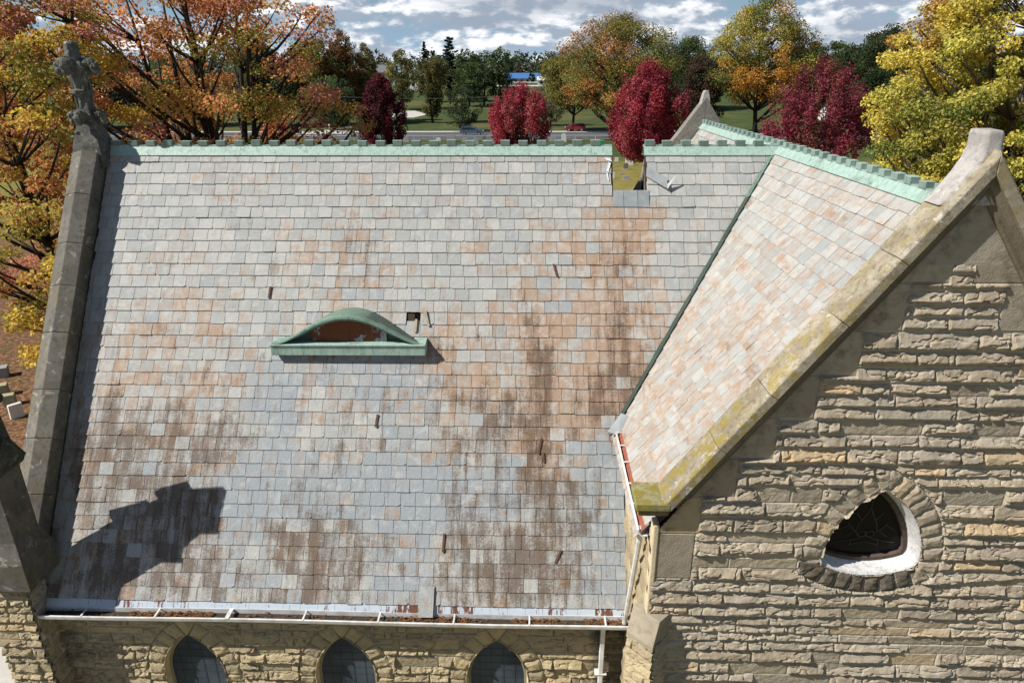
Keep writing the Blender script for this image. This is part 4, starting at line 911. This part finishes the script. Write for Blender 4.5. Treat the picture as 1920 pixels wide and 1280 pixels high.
def tree(name, label, base, H, Wd, cb, pal, shape='round', ncl=90, lpc=110, leaf=.3, seed=1, stems=1, splay=.12, trunk=.022, cl=.15, spiky=0., fill=.5, limbs=True, group=None, cat='tree', bark='bark', lean=(0, 0), squash=.75, jit=.16):
    """trunk(s) with limbs out to leaf clumps, and a crown of separate leaf faces gathered in those clumps"""
    g = random.Random(seed); ng = np.random.default_rng(seed); base = np.array(base, float); root = empty(name, base, label, cat, group)
    z0 = H*cb; R = Wd/2; C = []
    f = SH[shape]
    while len(C) < ncl:
        h = g.random(); th = g.uniform(0, 2*math.pi); lob = .78+.32*float(fbm(np.array([th*1.1+seed*3.7]), np.array([h*3.2+seed]), seed % 97, 3)[0])*1.25
        r = R*f(h)*lob*(g.random()**fill)
        if g.random() > f(h)*.8+.2: continue
        C.append((r*math.cos(th)*.93+lean[0]*h, r*math.sin(th)*.93+lean[1]*h, z0+(H-z0)*(h*.97+.0)))
    C = np.array(C); rc = cl*Wd*.5*ng.uniform(.75, 1.45, len(C))*(.65+.35*(H/Wd if H < Wd else 1))
    # wood
    mb = MB(); st = []
    for k in range(stems):
        a = 2*math.pi*k/max(1, stems)+g.uniform(-.4, .4); top = np.array([math.cos(a)*splay*H*(stems > 1)+g.uniform(-.03, .03)*H+lean[0]*.8, math.sin(a)*splay*H*(stems > 1)+g.uniform(-.03, .03)*H+lean[1]*.8, H*g.uniform(.78, .92)])
        b0 = np.array([math.cos(a), math.sin(a), 0])*(H*.012*(stems > 1))
        pts = curve(b0, top, 9, .035, g); r0 = H*trunk*(1 if stems == 1 else .62); st.append(pts)
        mb.tube(pts, [r0*(1.25 if i == 0 else 1)*(1-.86*i/9)+.01 for i in range(10)], 7)
    if limbs:
        for i, c in enumerate(C):
            if limbs is not True and i % int(limbs): continue
            best = None
            for pts in st:
                for q in pts[1:]:
                    dz = c[2]-q[2]; hd = math.hypot(c[0]-q[0], c[1]-q[1])
                    if dz < .15*hd-.2 and q[2] > z0*.8: continue
                    sc = hd+abs(dz-.75*hd)*.8
                    if best is None or sc < best[0]: best = (sc, q)
            if best is None: continue
            q = best[1]; L = np.linalg.norm(c-q); r0 = max(.02, min(H*trunk*.42, L*.022))
            mb.tube(curve(q, c, 4, .07, g, -.05), [r0*(1-.8*k/4)+.008 for k in range(5)], 4)
    mb.v = [tuple(np.array(q)+base) for q in mb.v]; mb.build('trunk', M[bark], root, True)
    # leaves
    n = (lpc*(rc/rc.mean())**1.6).astype(int)+3; ci = np.repeat(np.arange(len(C)), n); N = len(ci)
    d = ng.normal(size=(N, 3)); d /= np.linalg.norm(d, axis=1)[:, None]; rr = ng.random(N)**.42
    P = d*rr[:, None]*rc[ci][:, None]*np.array([1, 1, squash])
    if spiky:
        out = C-np.array([lean[0]*.3, lean[1]*.3, z0*.9]); out /= np.linalg.norm(out, axis=1)[:, None]; out = out*.5+np.array([0, 0, .75]); out /= np.linalg.norm(out, axis=1)[:, None]
        al = (P*out[ci]).sum(1)[:, None]; P = P*(1-spiky*.55)+out[ci]*al*spiky*1.5
    P = P+C[ci]
    P[:, 2] = np.maximum(P[:, 2], .25)
    up = ng.normal(size=(N, 3))*.8+d*.6+np.array([0, 0, .75]); up /= np.linalg.norm(up, axis=1)[:, None]
    t1 = np.cross(up, ng.normal(size=(N, 3))); t1 /= np.linalg.norm(t1, axis=1)[:, None]; t2 = np.cross(up, t1); s_ = leaf*ng.uniform(.55, 1.25, N)[:, None]
    A = P-t1*s_*.55; B = P+t2*s_*.42+up*s_*.1; Cc = P+t1*s_*.6-up*s_*.12; D = P-t2*s_*.42+up*s_*.1
    V = np.stack([A, B, Cc, D], 1).reshape(-1, 3); Fq = np.arange(4*N).reshape(N, 4)
    cols = np.array([p_[0] for p_ in pal]); wt = np.array([p_[1] for p_ in pal], float); wt /= wt.sum()
    # hue drifts across the crown in patches, plus a change from clump to clump and leaf to leaf
    fld = fbm(C[:, 0]/Wd*3+seed, C[:, 2]/H*4+C[:, 1]/Wd*3, seed % 89, 3); rk = np.argsort(np.argsort(fld+ng.normal(0, .05, len(C))))/len(C); ck = np.searchsorted(np.cumsum(wt), np.clip(rk, 0, .9999))
    lk = ck[ci]; sw = ng.random(N) < .22; lk = np.where(sw, ng.choice(len(pal), N, p=wt), lk)
    col = cols[lk]*np.clip(1+ng.normal(0, jit, N)+ng.normal(0, .10, len(C))[ci], .45, 1.7)[:, None]
    me = mesh_obj('crown', V+base, Fq, M['leaves'], root, False, col=np.repeat(col, 4, 0))
    return root
OR, AM, PK, YL, OL, DG, MG, CR, BU, RU, YG_ = (.56, .245, .085), (.55, .33, .085), (.58, .24, .165), (.58, .42, .07), (.185, .17, .045), (.040, .058, .025), (.075, .11, .032), (.36, .042, .066), (.085, .016, .026), (.17, .09, .035), (.34, .31, .06)
def from_photo(x, ybase, ytop, wpx):
    P = gpt(x, ybase); k = (P-CAM)@FW; return P, (at_y(x, ytop, P[1])[2]-P[2]), wpx/F0*k
def from_depth(x, Y, ytop, wpx):
    P = gy(x, Y); k = (P-CAM)@FW; return P, (at_y(x, ytop, P[1])[2]-P[2]), wpx/F0*k

# near the church
P, H, Wd = from_depth(380, 38, -150, 530)
tree('maple_tree', 'tall orange maple with many bare dark stems behind the west end of the long roof', P, H, Wd, .22, [(OR, 4), (AM, 3), (PK, 1.2), (YG_, 1.2)], 'broad', 250, 200, .165, 101, 7, .115, .022, .115, fill=.55, bark='dark_bark', squash=.55)
P, H, Wd = from_depth(40, 30, -140, 400)
tree('maple_tree', 'yellow and pink maple at the left edge beside the stone gable coping', P, H, Wd, .14, [(YG_, 2.5), (YL, 3), (PK, 2.2), (OR, 1.5), (AM, 1)], 'broad', 190, 200, .155, 102, 4, .13, .019, .14, fill=.6, bark='dark_bark', squash=.55)
P, H, Wd = from_depth(1903, 36, -170, 440)
tree('maple_tree', 'large yellow and green maple at the right edge behind the front gable', P, H, Wd, .15, [((.13, .18, .045), .9), ((.28, .30, .065), 1.8), ((.52, .48, .10), 3.2), ((.66, .54, .11), 3.4), (AM, .5)], 'broad', 560, 300, .145, 103, 3, .10, .017, .11, fill=.40, squash=.65)
P, H, Wd = from_depth(20, 24.5, 480, 190)
tree('maple_sapling', 'small bright yellow maple low beside the west wall', P, H, Wd, .30, [(YL, 3), (AM, 2), (YG_, 1)], 'round', 36, 130, .17, 104, 2, .1, .02, .26, cat='tree')
# red maples in the cemetery
for lab, x, yb, yt, wd, pal, sh, sd, sp in (
    ('dark burgundy maple, tall and narrow, left of the parked blue van', 720, 296, 142, 92, [(BU, 5), ((.16, .016, .03), 3), ((.05, .02, .018), 1.5)], 'oval', 111, .6),
    ('bright red rounded maple standing right of the blue van', 973, 300, 164, 116, [(CR, 4), ((.42, .11, .12), 3), ((.21, .04, .05), 2)], 'round', 112, .9),
    ('crimson maple rising behind the torn notch in the ridge', 1207, 342, 124, 146, [(CR, 4), ((.22, .03, .05), 3), ((.40, .085, .10), 2)], 'oval', 123, .8),
    ('broad purple red maple behind the stepped copper ridge of the transept', 1515, 332, 112, 172, [((.28, .045, .075), 3), ((.18, .028, .048), 3), ((.22, .075, .055), 2.4)], 'broad', 114, .9)):
    P, H, Wd = from_photo(x, yb, yt, wd)
    tree('red_maple_tree', lab, P, H, Wd*1.1, .22 if sd == 123 else .08, pal, sh, 200, 130, .27, sd, 3, .08, .014, .17, sp*.7, .42, limbs=3, group='red maples in the cemetery', squash=.9)
P, H, Wd = from_depth(512, 70, 222, 95)
tree('maple_sapling', 'low pinkish orange maple sapling just behind the ridge', P, H, Wd, .12, [(PK, 3), (OR, 2), (CR, 1)], 'round', 50, 90, .22, 115, 2, .1, .02, .24)

BG = [  # label, x, base, top, width, palette, shape, kind
    ('olive and brown broad tree left of the rust coloured tree beyond the road', 600, 236, 66, 104, [(OL, 4), (MG, 2), (RU, 1.5)], 'oval', 0),
    ('rust coloured tall tree behind the burgundy maple', 652, 233, 60, 86, [(RU, 4), ((.12, .08, .03), 3), (OL, 1)], 'oval', 0),
    ('thin pale olive tree just right of the rust coloured tree', 692, 228, 82, 54, [((.15, .13, .05), 3), (OL, 2)], 'oval', 0),
    ('dark green dense tree low beside the driveway', 628, 243, 148, 92, [(DG, 4), (MG, 2), ((.06, .055, .02), 1)], 'round', 0),
    ('rounded olive tree behind the burgundy maple, right of it', 756, 206, 95, 62, [(OL, 3), ((.085, .08, .028), 3)], 'oval', 0),
    ('vase shaped olive tree alone on the lawn beyond the road', 812, 231, 104, 70, [((.115, .10, .032), 3), ((.085, .09, .028), 3)], 'vase', 0),
    ('small round dark green tree behind the blue van', 866, 247, 164, 66, [(DG, 4), ((.04, .055, .022), 3)], 'round', 0),
    ('dark green tree between the vase shaped tree and the tall slim tree', 880, 200, 94, 66, [(DG, 3), (MG, 3)], 'oval', 0),
    ('tall slim green tree left of the blue roofed house', 940, 196, 86, 52, [(MG, 3), (DG, 3)], 'oval', 0),
    ('full green tree left of the tall slim tree', 908, 197, 98, 58, [(MG, 3), ((.07, .085, .03), 2), (DG, 2)], 'round', 0),
    ('yellowish green small tree behind the vase shaped tree', 842, 188, 118, 46, [(OL, 3), ((.12, .12, .03), 2)], 'round', 0),
    ('dark rounded tree right of the blue roofed house', 1046, 180, 98, 66, [(DG, 4), ((.04, .055, .02), 2)], 'round', 0),
    ('tiny round tree on the lawn in front of the blue roofed house', 997, 160, 134, 11, [(DG, 2), (MG, 1)], 'round', 2),
    ('thin grey olive bushy tree between the bright red maple and the olive maple', 1032, 236, 146, 56, [((.075, .08, .045), 3), ((.11, .10, .05), 2)], 'oval', 1),
    ('big olive and orange maple left of the crimson maple', 1150, 263, 30, 210, [(OL, 3.4), (MG, 1.6), ((.20, .16, .035), 2), ((.36, .17, .055), 2.2)], 'broad', 3),
    ('olive maple with drooping limbs behind the dark red car', 1072, 246, 96, 108, [(OL, 4), ((.17, .135, .035), 2.5), (MG, 1)], 'broad', 0),
    ('dark green tree far behind the crimson maple', 1285, 205, 74, 120, [(DG, 4), (MG, 2)], 'broad', 0),
    ('blackish brown round tree right of the crimson maple', 1308, 249, 108, 82, [((.055, .032, .022), 3), (DG, 2), ((.09, .045, .025), 1)], 'round', 0),
    ('golden green and orange tall maple behind the rear gable', 1415, 253, 2, 196, [(YG_, 2.4), (OL, 2.4), (MG, 1.4), ((.40, .19, .035), 2.6)], 'oval', 3),
    ('dark green tree between the golden maple and the oak', 1500, 236, 82, 90, [(DG, 3), (MG, 1)], 'round', 0),
    ('dark green spreading oak with thick trunk left of the large yellow maple', 1628, 279, 54, 158, [(DG, 3), ((.045, .065, .024), 4), ((.07, .075, .03), 1)], 'broad', 4),
    ('distant dark tree left of the oak', 1555, 215, 78, 76, [(DG, 3), (MG, 1)], 'round', 0),
    ('dark green tree seen through the leaves at the far left', 30, 250, 20, 150, [(DG, 3), (MG, 2)], 'oval', 0),
    ('dark green tree behind the orange maple, nearest its right side', 500, 238, 84, 120, [(DG, 3), (MG, 2), (OL, 1)], 'oval', 0),
    ('green tree behind the stems of the orange maple', 330, 236, 112, 130, [(MG, 3), (DG, 3), (OL, 1)], 'broad', 0),
    ('green tree behind the orange maple, left of its stems', 195, 240, 98, 120, [(DG, 3), (OL, 2)], 'oval', 0),
    ('dark green tree glimpsed behind the large yellow maple', 1760, 262, 70, 160, [(DG, 3), (MG, 2)], 'oval', 0),
    ('green tree glimpsed at the right edge behind the large yellow maple', 1905, 266, 60, 150, [(MG, 3), (OL, 2)], 'oval', 0)]
for i, (lab, x, yb, yt, wd, pal, sh, kd) in enumerate(BG):
    P, H, Wd = from_photo(x, yb, yt, wd); k = (P-CAM)@FW; lf = max(.30, k*.0022); px2 = wd*(yb-yt)
    ncl = int(min(190, max(40, px2/75))) if kd != 2 else 20; lpc = int(min(170, max(45, px2/110))) if kd != 2 else 40
    pal = [(tuple(q*(1.32 if kd != 4 else 1.15) for q in c_), w__) for c_, w__ in pal]
    if kd in (3, 4): ncl, lpc = 230, 190
    tree('bushy_tree' if kd == 1 else ('oak_tree' if kd == 4 else ('maple_tree' if kd == 3 else 'broadleaf_tree')), lab, P, H*1.02, Wd*1.15, {0: .12 if x != 1072 else .32, 1: .08, 2: .25, 3: .25, 4: .24}[kd], pal, sh, ncl, lpc, lf, 200+i, 1, .1, .019 if kd != 4 else .026, .19 if kd < 3 else .14, .7 if sh == 'vase' else .0, .45, limbs=2 if px2 > 9000 else 4, group='trees beyond the road' if yb < 250 else None, bark='dark_bark')
# conifers
def conifer(name, label, x, yb, yt, wd, seed, ragged):
    P, H, Wd = from_photo(x, yb, yt, wd); root = empty(name, P, label, 'conifer'); g = random.Random(seed); ng = np.random.default_rng(seed)
    mb = MB(); mb.tube([(0, 0, 0), (.1, 0, H*.5), (0, 0, H*.98)], [H*.016, H*.010, .04], 6); V = []; Fc = []; C = []
    n = 70 if not ragged else 46
    for i in range(n):
        f = (i+.5)/n; z = H*(.12+.86*f); L = Wd/2*((1-f)**.8 if not ragged else (.35+.65*math.sin(math.pi*min(1, (1.05-f)*1.1))**.6)*g.uniform(.35, 1.15)*(1-f*.35)); a = i*2.4+g.random()
        dx, dy = math.cos(a), math.sin(a); dz = (-.25 if not ragged else .12)*L
        mb.tube([(0, 0, z), (dx*L*.8, dy*L*.8, z+dz*.8)], [.06, .02], 3)
        for k in range(46):
            t = g.random()**.7; w_ = (.16+.12*(1-t))*L*(1 if not ragged else .9); px = dx*L*t-dy*g.uniform(-1, 1)*w_; py = dy*L*t+dx*g.uniform(-1, 1)*w_; pz = z+dz*t+g.uniform(-.35, .3)*(.5+.5*ragged); s_ = Wd*.045*g.uniform(.6, 1.3); th = g.random()*6.28; n0 = len(V)
            for q in range(4): th2 = th+q*1.57; V.append((px+s_*math.cos(th2), py+s_*math.sin(th2), pz+s_*g.uniform(-.6, .35)))
            Fc.append([n0, n0+1, n0+2, n0+3]); c = g.uniform(.7, 1.35); C += [(.022*c, .040*c, .024*c)]*4
    mb.v = [tuple(np.array(q)+P) for q in mb.v]; mb.build('trunk', M['dark_bark'], root, True)
    mesh_obj('crown', np.array(V)+P, np.array(Fc), M['leaves'], root, col=np.array(C))
conifer('spruce_tree', 'pointed dark spruce on the skyline left of the ragged pine', 800, 192, 76, 40, 301, 0)
conifer('pine_tree', 'ragged dark pine on the skyline with a forked top', 845, 192, 68, 58, 302, 1)
# wood along the horizon, reads as one mass
g = random.Random(77); V = []; Fc = []; C = []; ng = np.random.default_rng(77)
for i in range(420):
    x = g.uniform(-120, 2050); Y = g.uniform(430, 760); P = gy(x, Y); H = g.uniform(12, 21)*(1.15 if Y > 600 else 1); Rr = g.uniform(5, 9)
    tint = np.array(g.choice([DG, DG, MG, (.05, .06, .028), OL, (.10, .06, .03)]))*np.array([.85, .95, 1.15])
    m_ = 120; d = ng.normal(size=(m_, 3)); d /= np.linalg.norm(d, axis=1)[:, None]; q = P+np.array([0, 0, H*.52])+d*np.array([Rr, Rr, H*.48])*ng.uniform(.7, 1.05, (m_, 1))*(.85+.3*ng.random((m_, 1)))
    for k in range(m_):
        s_ = g.uniform(.6, 1.5); a = ng.normal(size=3); b = ng.normal(size=3); a /= np.linalg.norm(a); b /= np.linalg.norm(b); n0 = len(V)
        V += [q[k]+a*s_, q[k]+b*s_, q[k]-a*s_, q[k]-b*s_]; Fc.append([n0, n0+1, n0+2, n0+3]); C += [tint*g.uniform(.7, 1.4)]*4
tag(mesh_obj('distant_woodland', np.array(V), np.array(Fc), M['leaves'], col=np.array(C)), 'band of far woodland along the horizon', 'woodland', kind='stuff')

# ------------------------------------------------------------------ houses beyond the road
def house(name, label, x, Y, zpx, wpx, hpx, rpx, wall, roof, depth=9., cat='house', nwin=4):
    P = gy(x, Y); k = (P-CAM)@FW; Wd = wpx/F0*k; z0 = P[2]; h = hpx/F0*k; r = rpx/F0*k; root = empty(name, P, label, cat)
    x0, x1, y0, y1 = P[0]-Wd/2, P[0]+Wd/2, Y, Y+depth
    MB().box(x0, x1, y0, y1, z0-1.5, z0+h).add([(x0, y0, z0+h), (x0, y1, z0+h), (x0, (y0+y1)/2, z0+h+r), (x1, y0, z0+h), (x1, y1, z0+h), (x1, (y0+y1)/2, z0+h+r)], [[0, 2, 1], [3, 4, 5]]).build('wall', M[wall], root)
    e = .5; mb = MB()
    for sg in (-1, 1):
        ya = (y0-e) if sg < 0 else (y1+e); ym = (y0+y1)/2; zz = z0+h-.1
        mb.hexa([(x0-e, ya, zz), (x1+e, ya, zz), (x1+e, ym, z0+h+r+.02), (x0-e, ym, z0+h+r+.02)], [(x0-e, ya, zz+.2), (x1+e, ya, zz+.2), (x1+e, ym, z0+h+r+.22), (x0-e, ym, z0+h+r+.22)])
    mb.build('roof', M[roof], root)
    for i in range(nwin):
        xx = x0+Wd*(i+.5)/nwin; MB().box(xx-.7, xx+.7, y0-.06, y0+.02, z0+h*.35, z0+h*.8).build('window', M['car_glass'], root)
house('long_house', 'long low white house with a bright blue roof far beyond the lawns', 984, 424, 152, 64, 8, 9, 'white_siding', 'blue_roof', 10, nwin=6)
house('garden_shed', 'small white shed right of the blue roofed house', 1016, 380, 163, 15, 11, 6, 'white_siding', 'white_siding', 5, 'shed', 1)
house('farm_house', 'grey roofed house half hidden left of the spruce', 722, 400, 160, 34, 22, 13, 'grey_siding', 'grey_roof', 9)
house('farm_house', 'pale house with grey roof behind the rounded olive tree', 780, 350, 160, 26, 24, 12, 'white_siding', 'grey_roof', 9, nwin=2)
house('farm_house', 'pale house behind the stems of the orange maple', 228, 300, 160, 56, 20, 11, 'white_siding', 'grey_roof', 9)
house('farm_house', 'white house glimpsed behind the trunk of the oak', 1592, 205, 160, 44, 18, 12, 'white_siding', 'grey_roof', 9, nwin=3)

# ------------------------------------------------------------------ cars
def car(name, label, x, ypx, L, Hc, facing, paint, van):
    P = gpt(x, ypx); root = empty(name, P, label, 'car'); f = facing
    if van: pr = [(-.5, .28), (-.5, .62), (-.485, .74), (-.44, .98), (-.30, 1.), (.05, .97), (.16, .90), (.30, .64), (.44, .56), (.495, .46), (.5, .26)]
    else: pr = [(-.5, .30), (-.5, .60), (-.48, .74), (-.42, .96), (-.25, 1.), (.02, .96), (.13, .88), (.25, .66), (.43, .58), (.49, .48), (.5, .28)]
    hw = .92
    def ring(w_, inset): return [(P[0]+f*a*L, P[1]+w_*(1-inset*max(0, (b-.58))/.42), P[2]+b*Hc) for a, b in pr]
    mb = MB(); mb.loft([ring(-hw*.96, .30), ring(-hw, .26), ring(hw, .26), ring(hw*.96, .30)]); mb.build('body', M[paint], root, bevel=.05)
    gl = [(-.45, .66), (-.42, .92), (-.27, .95), (.04, .92), (.13, .86), (.23, .66)]
    for sd in (-1, 1):
        w_ = lambda b: P[1]+sd*(hw*(1-.26*max(0, (b-.58))/.42)+.012)
        for (a0, a1) in ((-.44, -.30), (-.285, -.07), (-.055, .19)):
            zt = lambda a: .93 if a < 0 else .93-.25*max(0, a-.04)/.19
            lo = .67; q = [(a0+(.02 if a0 < -.4 else 0), lo), (a1, lo), (a1-(.05 if a1 > .1 else 0), zt(a1-.05)-.03), (a0+(.02 if a0 < -.4 else 0), zt(a0)-.03)]
            MB().add([(P[0]+f*a*L, w_(b), P[2]+b*Hc) for a, b in q], [[0, 1, 2, 3]]).build('side_window', M['car_glass'], root)
    mb = MB(); mb.add([(P[0]+f*.17*L, P[1]-hw*.78, P[2]+.89*Hc), (P[0]+f*.17*L, P[1]+hw*.78, P[2]+.89*Hc), (P[0]+f*.295*L, P[1]+hw*.9, P[2]+.66*Hc), (P[0]+f*.295*L, P[1]-hw*.9, P[2]+.66*Hc)], [[0, 1, 2, 3]]); mb.build('windscreen', M['car_glass'], root)
    for a in (-.31, .31):
        for sd in (-1, 1):
            cx_ = P[0]+f*a*L; cy_ = P[1]+sd*hw*.90; rr = .36 if van else .38
            ringf = lambda r, y: [(cx_+r*math.cos(q), y, P[2]+rr+r*math.sin(q)) for q in np.linspace(0, 2*math.pi, 17)[:-1]]
            mb = MB(); mb.loft([ringf(rr*.9, cy_-.13), ringf(rr, cy_-.1), ringf(rr, cy_+.1), ringf(rr*.9, cy_+.13)]); wh = mb.build('wheel', M['tyre_rubber'], root)
            mb = MB(); mb.loft([ringf(rr*.62, cy_+sd*.12), ringf(rr*.58, cy_+sd*.145), ringf(rr*.15, cy_+sd*.135)]); r_ = mb.build('rim', M['alloy_rim'], root); r_.parent = wh
    for sd in (-1, 1):
        MB().box(*sorted((P[0]+f*.46*L, P[0]+f*.497*L)), P[1]+sd*.7*hw-.16, P[1]+sd*.7*hw+.16, P[2]+.47*Hc, P[2]+.545*Hc).build('headlight', M['lamp_lens'], root)
        MB().box(*sorted((P[0]-f*.503*L, P[0]-f*.48*L)), P[1]+sd*.8*hw-.12, P[1]+sd*.8*hw+.12, P[2]+.58*Hc, P[2]+.76*Hc).build('tail_light', M['red_lens'], root)
        MB().box(P[0]+f*.19*L-.09, P[0]+f*.19*L+.09, P[1]+sd*(hw+.12)-.09, P[1]+sd*(hw+.12)+.09, P[2]+.64*Hc, P[2]+.74*Hc).build('wing_mirror', M[paint], root)
car('parked_car', 'blue grey van on the road beyond the cemetery fence', 885, 253.5, 5.5, 1.95, 1, 'car_blue_paint', True)
car('parked_car', 'dark red small car on the far side of the road', 1078, 246.3, 5.0, 1.95, -1, 'car_red_paint', False)

# ------------------------------------------------------------------ fence, pole, wire, bin
fy_ = 148.5; A = gpt(520, 260); fx0, fx1 = gy(500, fy_)[0], gy(1290, fy_)[0]
fr = empty('pipe_fence', ((fx0+fx1)/2, fy_, 0), 'long low grey pipe fence along the near edge of the road', 'fence')
MB().tube([(fx0, fy_, 1.15), (fx1, fy_, 1.15)], .075, 6).build('rail', M['galvanised_pipe'], fr)
x = fx0
while x <= fx1: MB().tube([(x, fy_, 0), (x, fy_, 1.2)], .07, 6).build('post', M['galvanised_pipe'], fr); x += 4.25
P = gpt(582, 248.5); Hp = at_y(580, 196, P[1])[2]
up_ = empty('utility_pole', P, 'dark wooden utility pole beside the road, left of the driveway', 'pole')
MB().tube([P, P+(0, 0, 9.2)], [.17, .12], 8).build('pole_shaft', M['pole_wood'], up_); MB().box(P[0]-1.1, P[0]+1.1, P[1]-.06, P[1]+.06, 8.4, 8.55).build('cross_arm', M['pole_wood'], up_)
pw = [np.array([P[0]+i*11., P[1], 8.6-.9*math.sin(math.pi*((i % 5)/5))]) for i in range(0, 12)]
tag(MB().tube(pw, .035, 4).build('power_line', M['cable']), 'thin wire strung along the far side of the road', 'wire')
P = gpt(1128, 274); b_ = empty('wheelie_bin', P, 'bright green bin standing at the edge of the cemetery', 'bin')
mb = MB(); mb.loft([sq(P[0], P[1], .30, .35, 0.05), sq(P[0], P[1], .36, .42, 1.)], True, True); mb.build('bin_body', M['green_plastic'], b_)
MB().hexa(sq(P[0], P[1], .40, .46, 1.0), sq(P[0], P[1]+.03, .36, .40, 1.1)).build('lid', M['green_plastic'], b_)
P = gpt(618, 246); mbx = empty('roadside_post', P, 'short pale marker post on the verge beside the driveway', 'post')
MB().tube([P, P+(0, 0, 1.3)], .09, 6).build('post_shaft', M['white_siding'], mbx); MB().box(P[0]-.2, P[0]+.2, P[1]-.3, P[1]+.3, 1.25, 1.65).build('post_cap', M['white_siding'], mbx)

# ------------------------------------------------------------------ gravestones
def grave(label, x, y, w, h, kind, mat, th=None, lean=0., rot=0.):
    P = gpt(x, y); k = (P-CAM)@FW; Wd = w/F0*k; Hh = h/F0*k/.95; T = th or min(.45, max(.16, Wd*.28)); root = empty('gravestone', P, label, 'gravestone', 'gravestones around the church')
    n = 8; out = [(-Wd/2, 0)]
    if kind == 'round': out += [(Wd/2*math.cos(math.pi-a), Hh*.72+Hh*.28*math.sin(a)) for a in np.linspace(0, math.pi, 9)]
    elif kind == 'serp': out += [(-Wd/2, Hh*.80), (-Wd*.42, Hh*.86), (-Wd*.2, Hh*.95), (0, Hh), (Wd*.2, Hh*.95), (Wd*.42, Hh*.86), (Wd/2, Hh*.80)]
    else: out += [(-Wd/2, Hh*.97), (-Wd*.48, Hh), (Wd*.48, Hh), (Wd/2, Hh*.97)]
    out += [(Wd/2, 0)]
    ca, sa = math.cos(rot), math.sin(rot); bh = min(.22, Hh*.22) if kind != 'flat' else .0
    pt = lambda a, y_, z: (P[0]+a*ca-y_*sa, P[1]+a*sa+y_*ca+lean*z, P[2]+z)
    mb = MB(); mb.loft([[pt(a, -T/2, z+bh) for a, z in out], [pt(a, T/2, z+bh) for a, z in out]]); mb.build('headstone', M[mat], root, bevel=.012)
    if bh: mb = MB(); mb.hexa([pt(-Wd*.62, -T*.9, 0), pt(Wd*.62, -T*.9, 0), pt(Wd*.62, T*.9, 0), pt(-Wd*.62, T*.9, 0)], [pt(-Wd*.6, -T*.85, bh), pt(Wd*.6, -T*.85, bh), pt(Wd*.6, T*.85, bh), pt(-Wd*.6, T*.85, bh)]); mb.build('plinth', M['grey_granite'], root)
for a in (
    ('small white headstone seen at the upper left of the roof notch', 1156, 303, 7, 7, 'flat', 'white_marble'),
    ('large white headstone under the crimson maple, seen through the roof notch', 1180, 310, 15, 11, 'flat', 'white_marble'),
    ('low grey slab left of the brown headstone in the roof notch', 1157, 312, 9, 2.5, 'flat', 'grey_granite'),
    ('upright reddish brown headstone in the middle of the roof notch', 1173, 318, 9, 9.5, 'serp', 'brown_granite'),
    ('white headstone half hidden at the left edge of the roof notch', 1149.5, 335, 6, 11, 'flat', 'white_marble'),
    ('wide low grey headstone lowest in the roof notch', 1174, 337, 12, 5.5, 'serp', 'grey_granite'),
    ('small grey marker above the wide low headstone in the roof notch', 1166, 327, 8, 3, 'flat', 'grey_granite'),
    ('grey headstone just right of the burgundy maple by the fence', 762, 266, 10, 8, 'serp', 'grey_granite'),
    ('big wide grey monument in front of the blue van', 846, 266, 16, 12, 'flat', 'grey_granite'),
    ('low pale headstone left of the wide grey monument', 822, 265, 9, 5, 'round', 'white_marble'),
    ('low grey headstone below the blue van', 872, 266, 10, 5, 'serp', 'grey_granite'),
    ('upright grey headstone right below the blue van', 894, 270, 7, 8, 'round', 'grey_granite'),
    ('brown headstone between the blue van and the bright red maple', 908, 264, 6, 7, 'round', 'brown_granite'),
    ('grey headstone with dark plinth nearest the bright red maple on its left', 928, 270, 9, 9, 'flat', 'grey_granite'),
    ('pale round topped headstone lowest between van and bright red maple', 911, 272, 7, 7, 'round', 'white_marble'),
    ('low headstone right of the bright red maple', 1036, 265, 11, 6, 'serp', 'grey_granite'),
    ('tall pale grey headstone below the dark red car', 1057, 267, 9, 13, 'round', 'white_marble'),
    ('dark headstone between the dark red car and the trunk of the olive maple', 1086, 266, 9, 6, 'serp', 'brown_granite'),
    ('reddish headstone right of the olive maple trunk', 1131, 267, 8, 6, 'flat', 'brown_granite'),
    ('dark low headstone on the shaded lawn right of the oak', 1632, 268, 11, 5, 'flat', 'brown_granite'),
    ('small pale marker on the sunny lawn below the oak', 1636, 289, 9, 3, 'flat', 'white_marble'),
    ('big grey tomb with stepped top behind the oak on the right', 1640, 256, 17, 9, 'serp', 'grey_granite'),
    ('white headstone left of the oak trunk', 1583, 254, 9, 6, 'round', 'white_marble'),
    ('grey headstone glimpsed under the golden maple', 1345, 268, 9, 7, 'round', 'grey_granite')): grave(*a)
for a in (('flat topped grey stone leaning, furthest up at the left edge beside the yellow sapling', 2, 706, 26, 18, 'flat', 'grey_granite', .5, .1, .5),
          ('mossy block stone behind the pinnacle, second from the upright slab', 4, 740, 24, 20, 'flat', 'mossy_marble', .4, .0, .55),
          ('mossy pale stone between the upright slab and the mossy block', 20, 758, 20, 20, 'flat', 'mossy_marble', .35, 0., .5),
          ('upright pale slab nearest the gable coping behind the pinnacle', 33, 782, 22, 26, 'flat', 'white_marble', .2, .05, .9)): grave(*a)
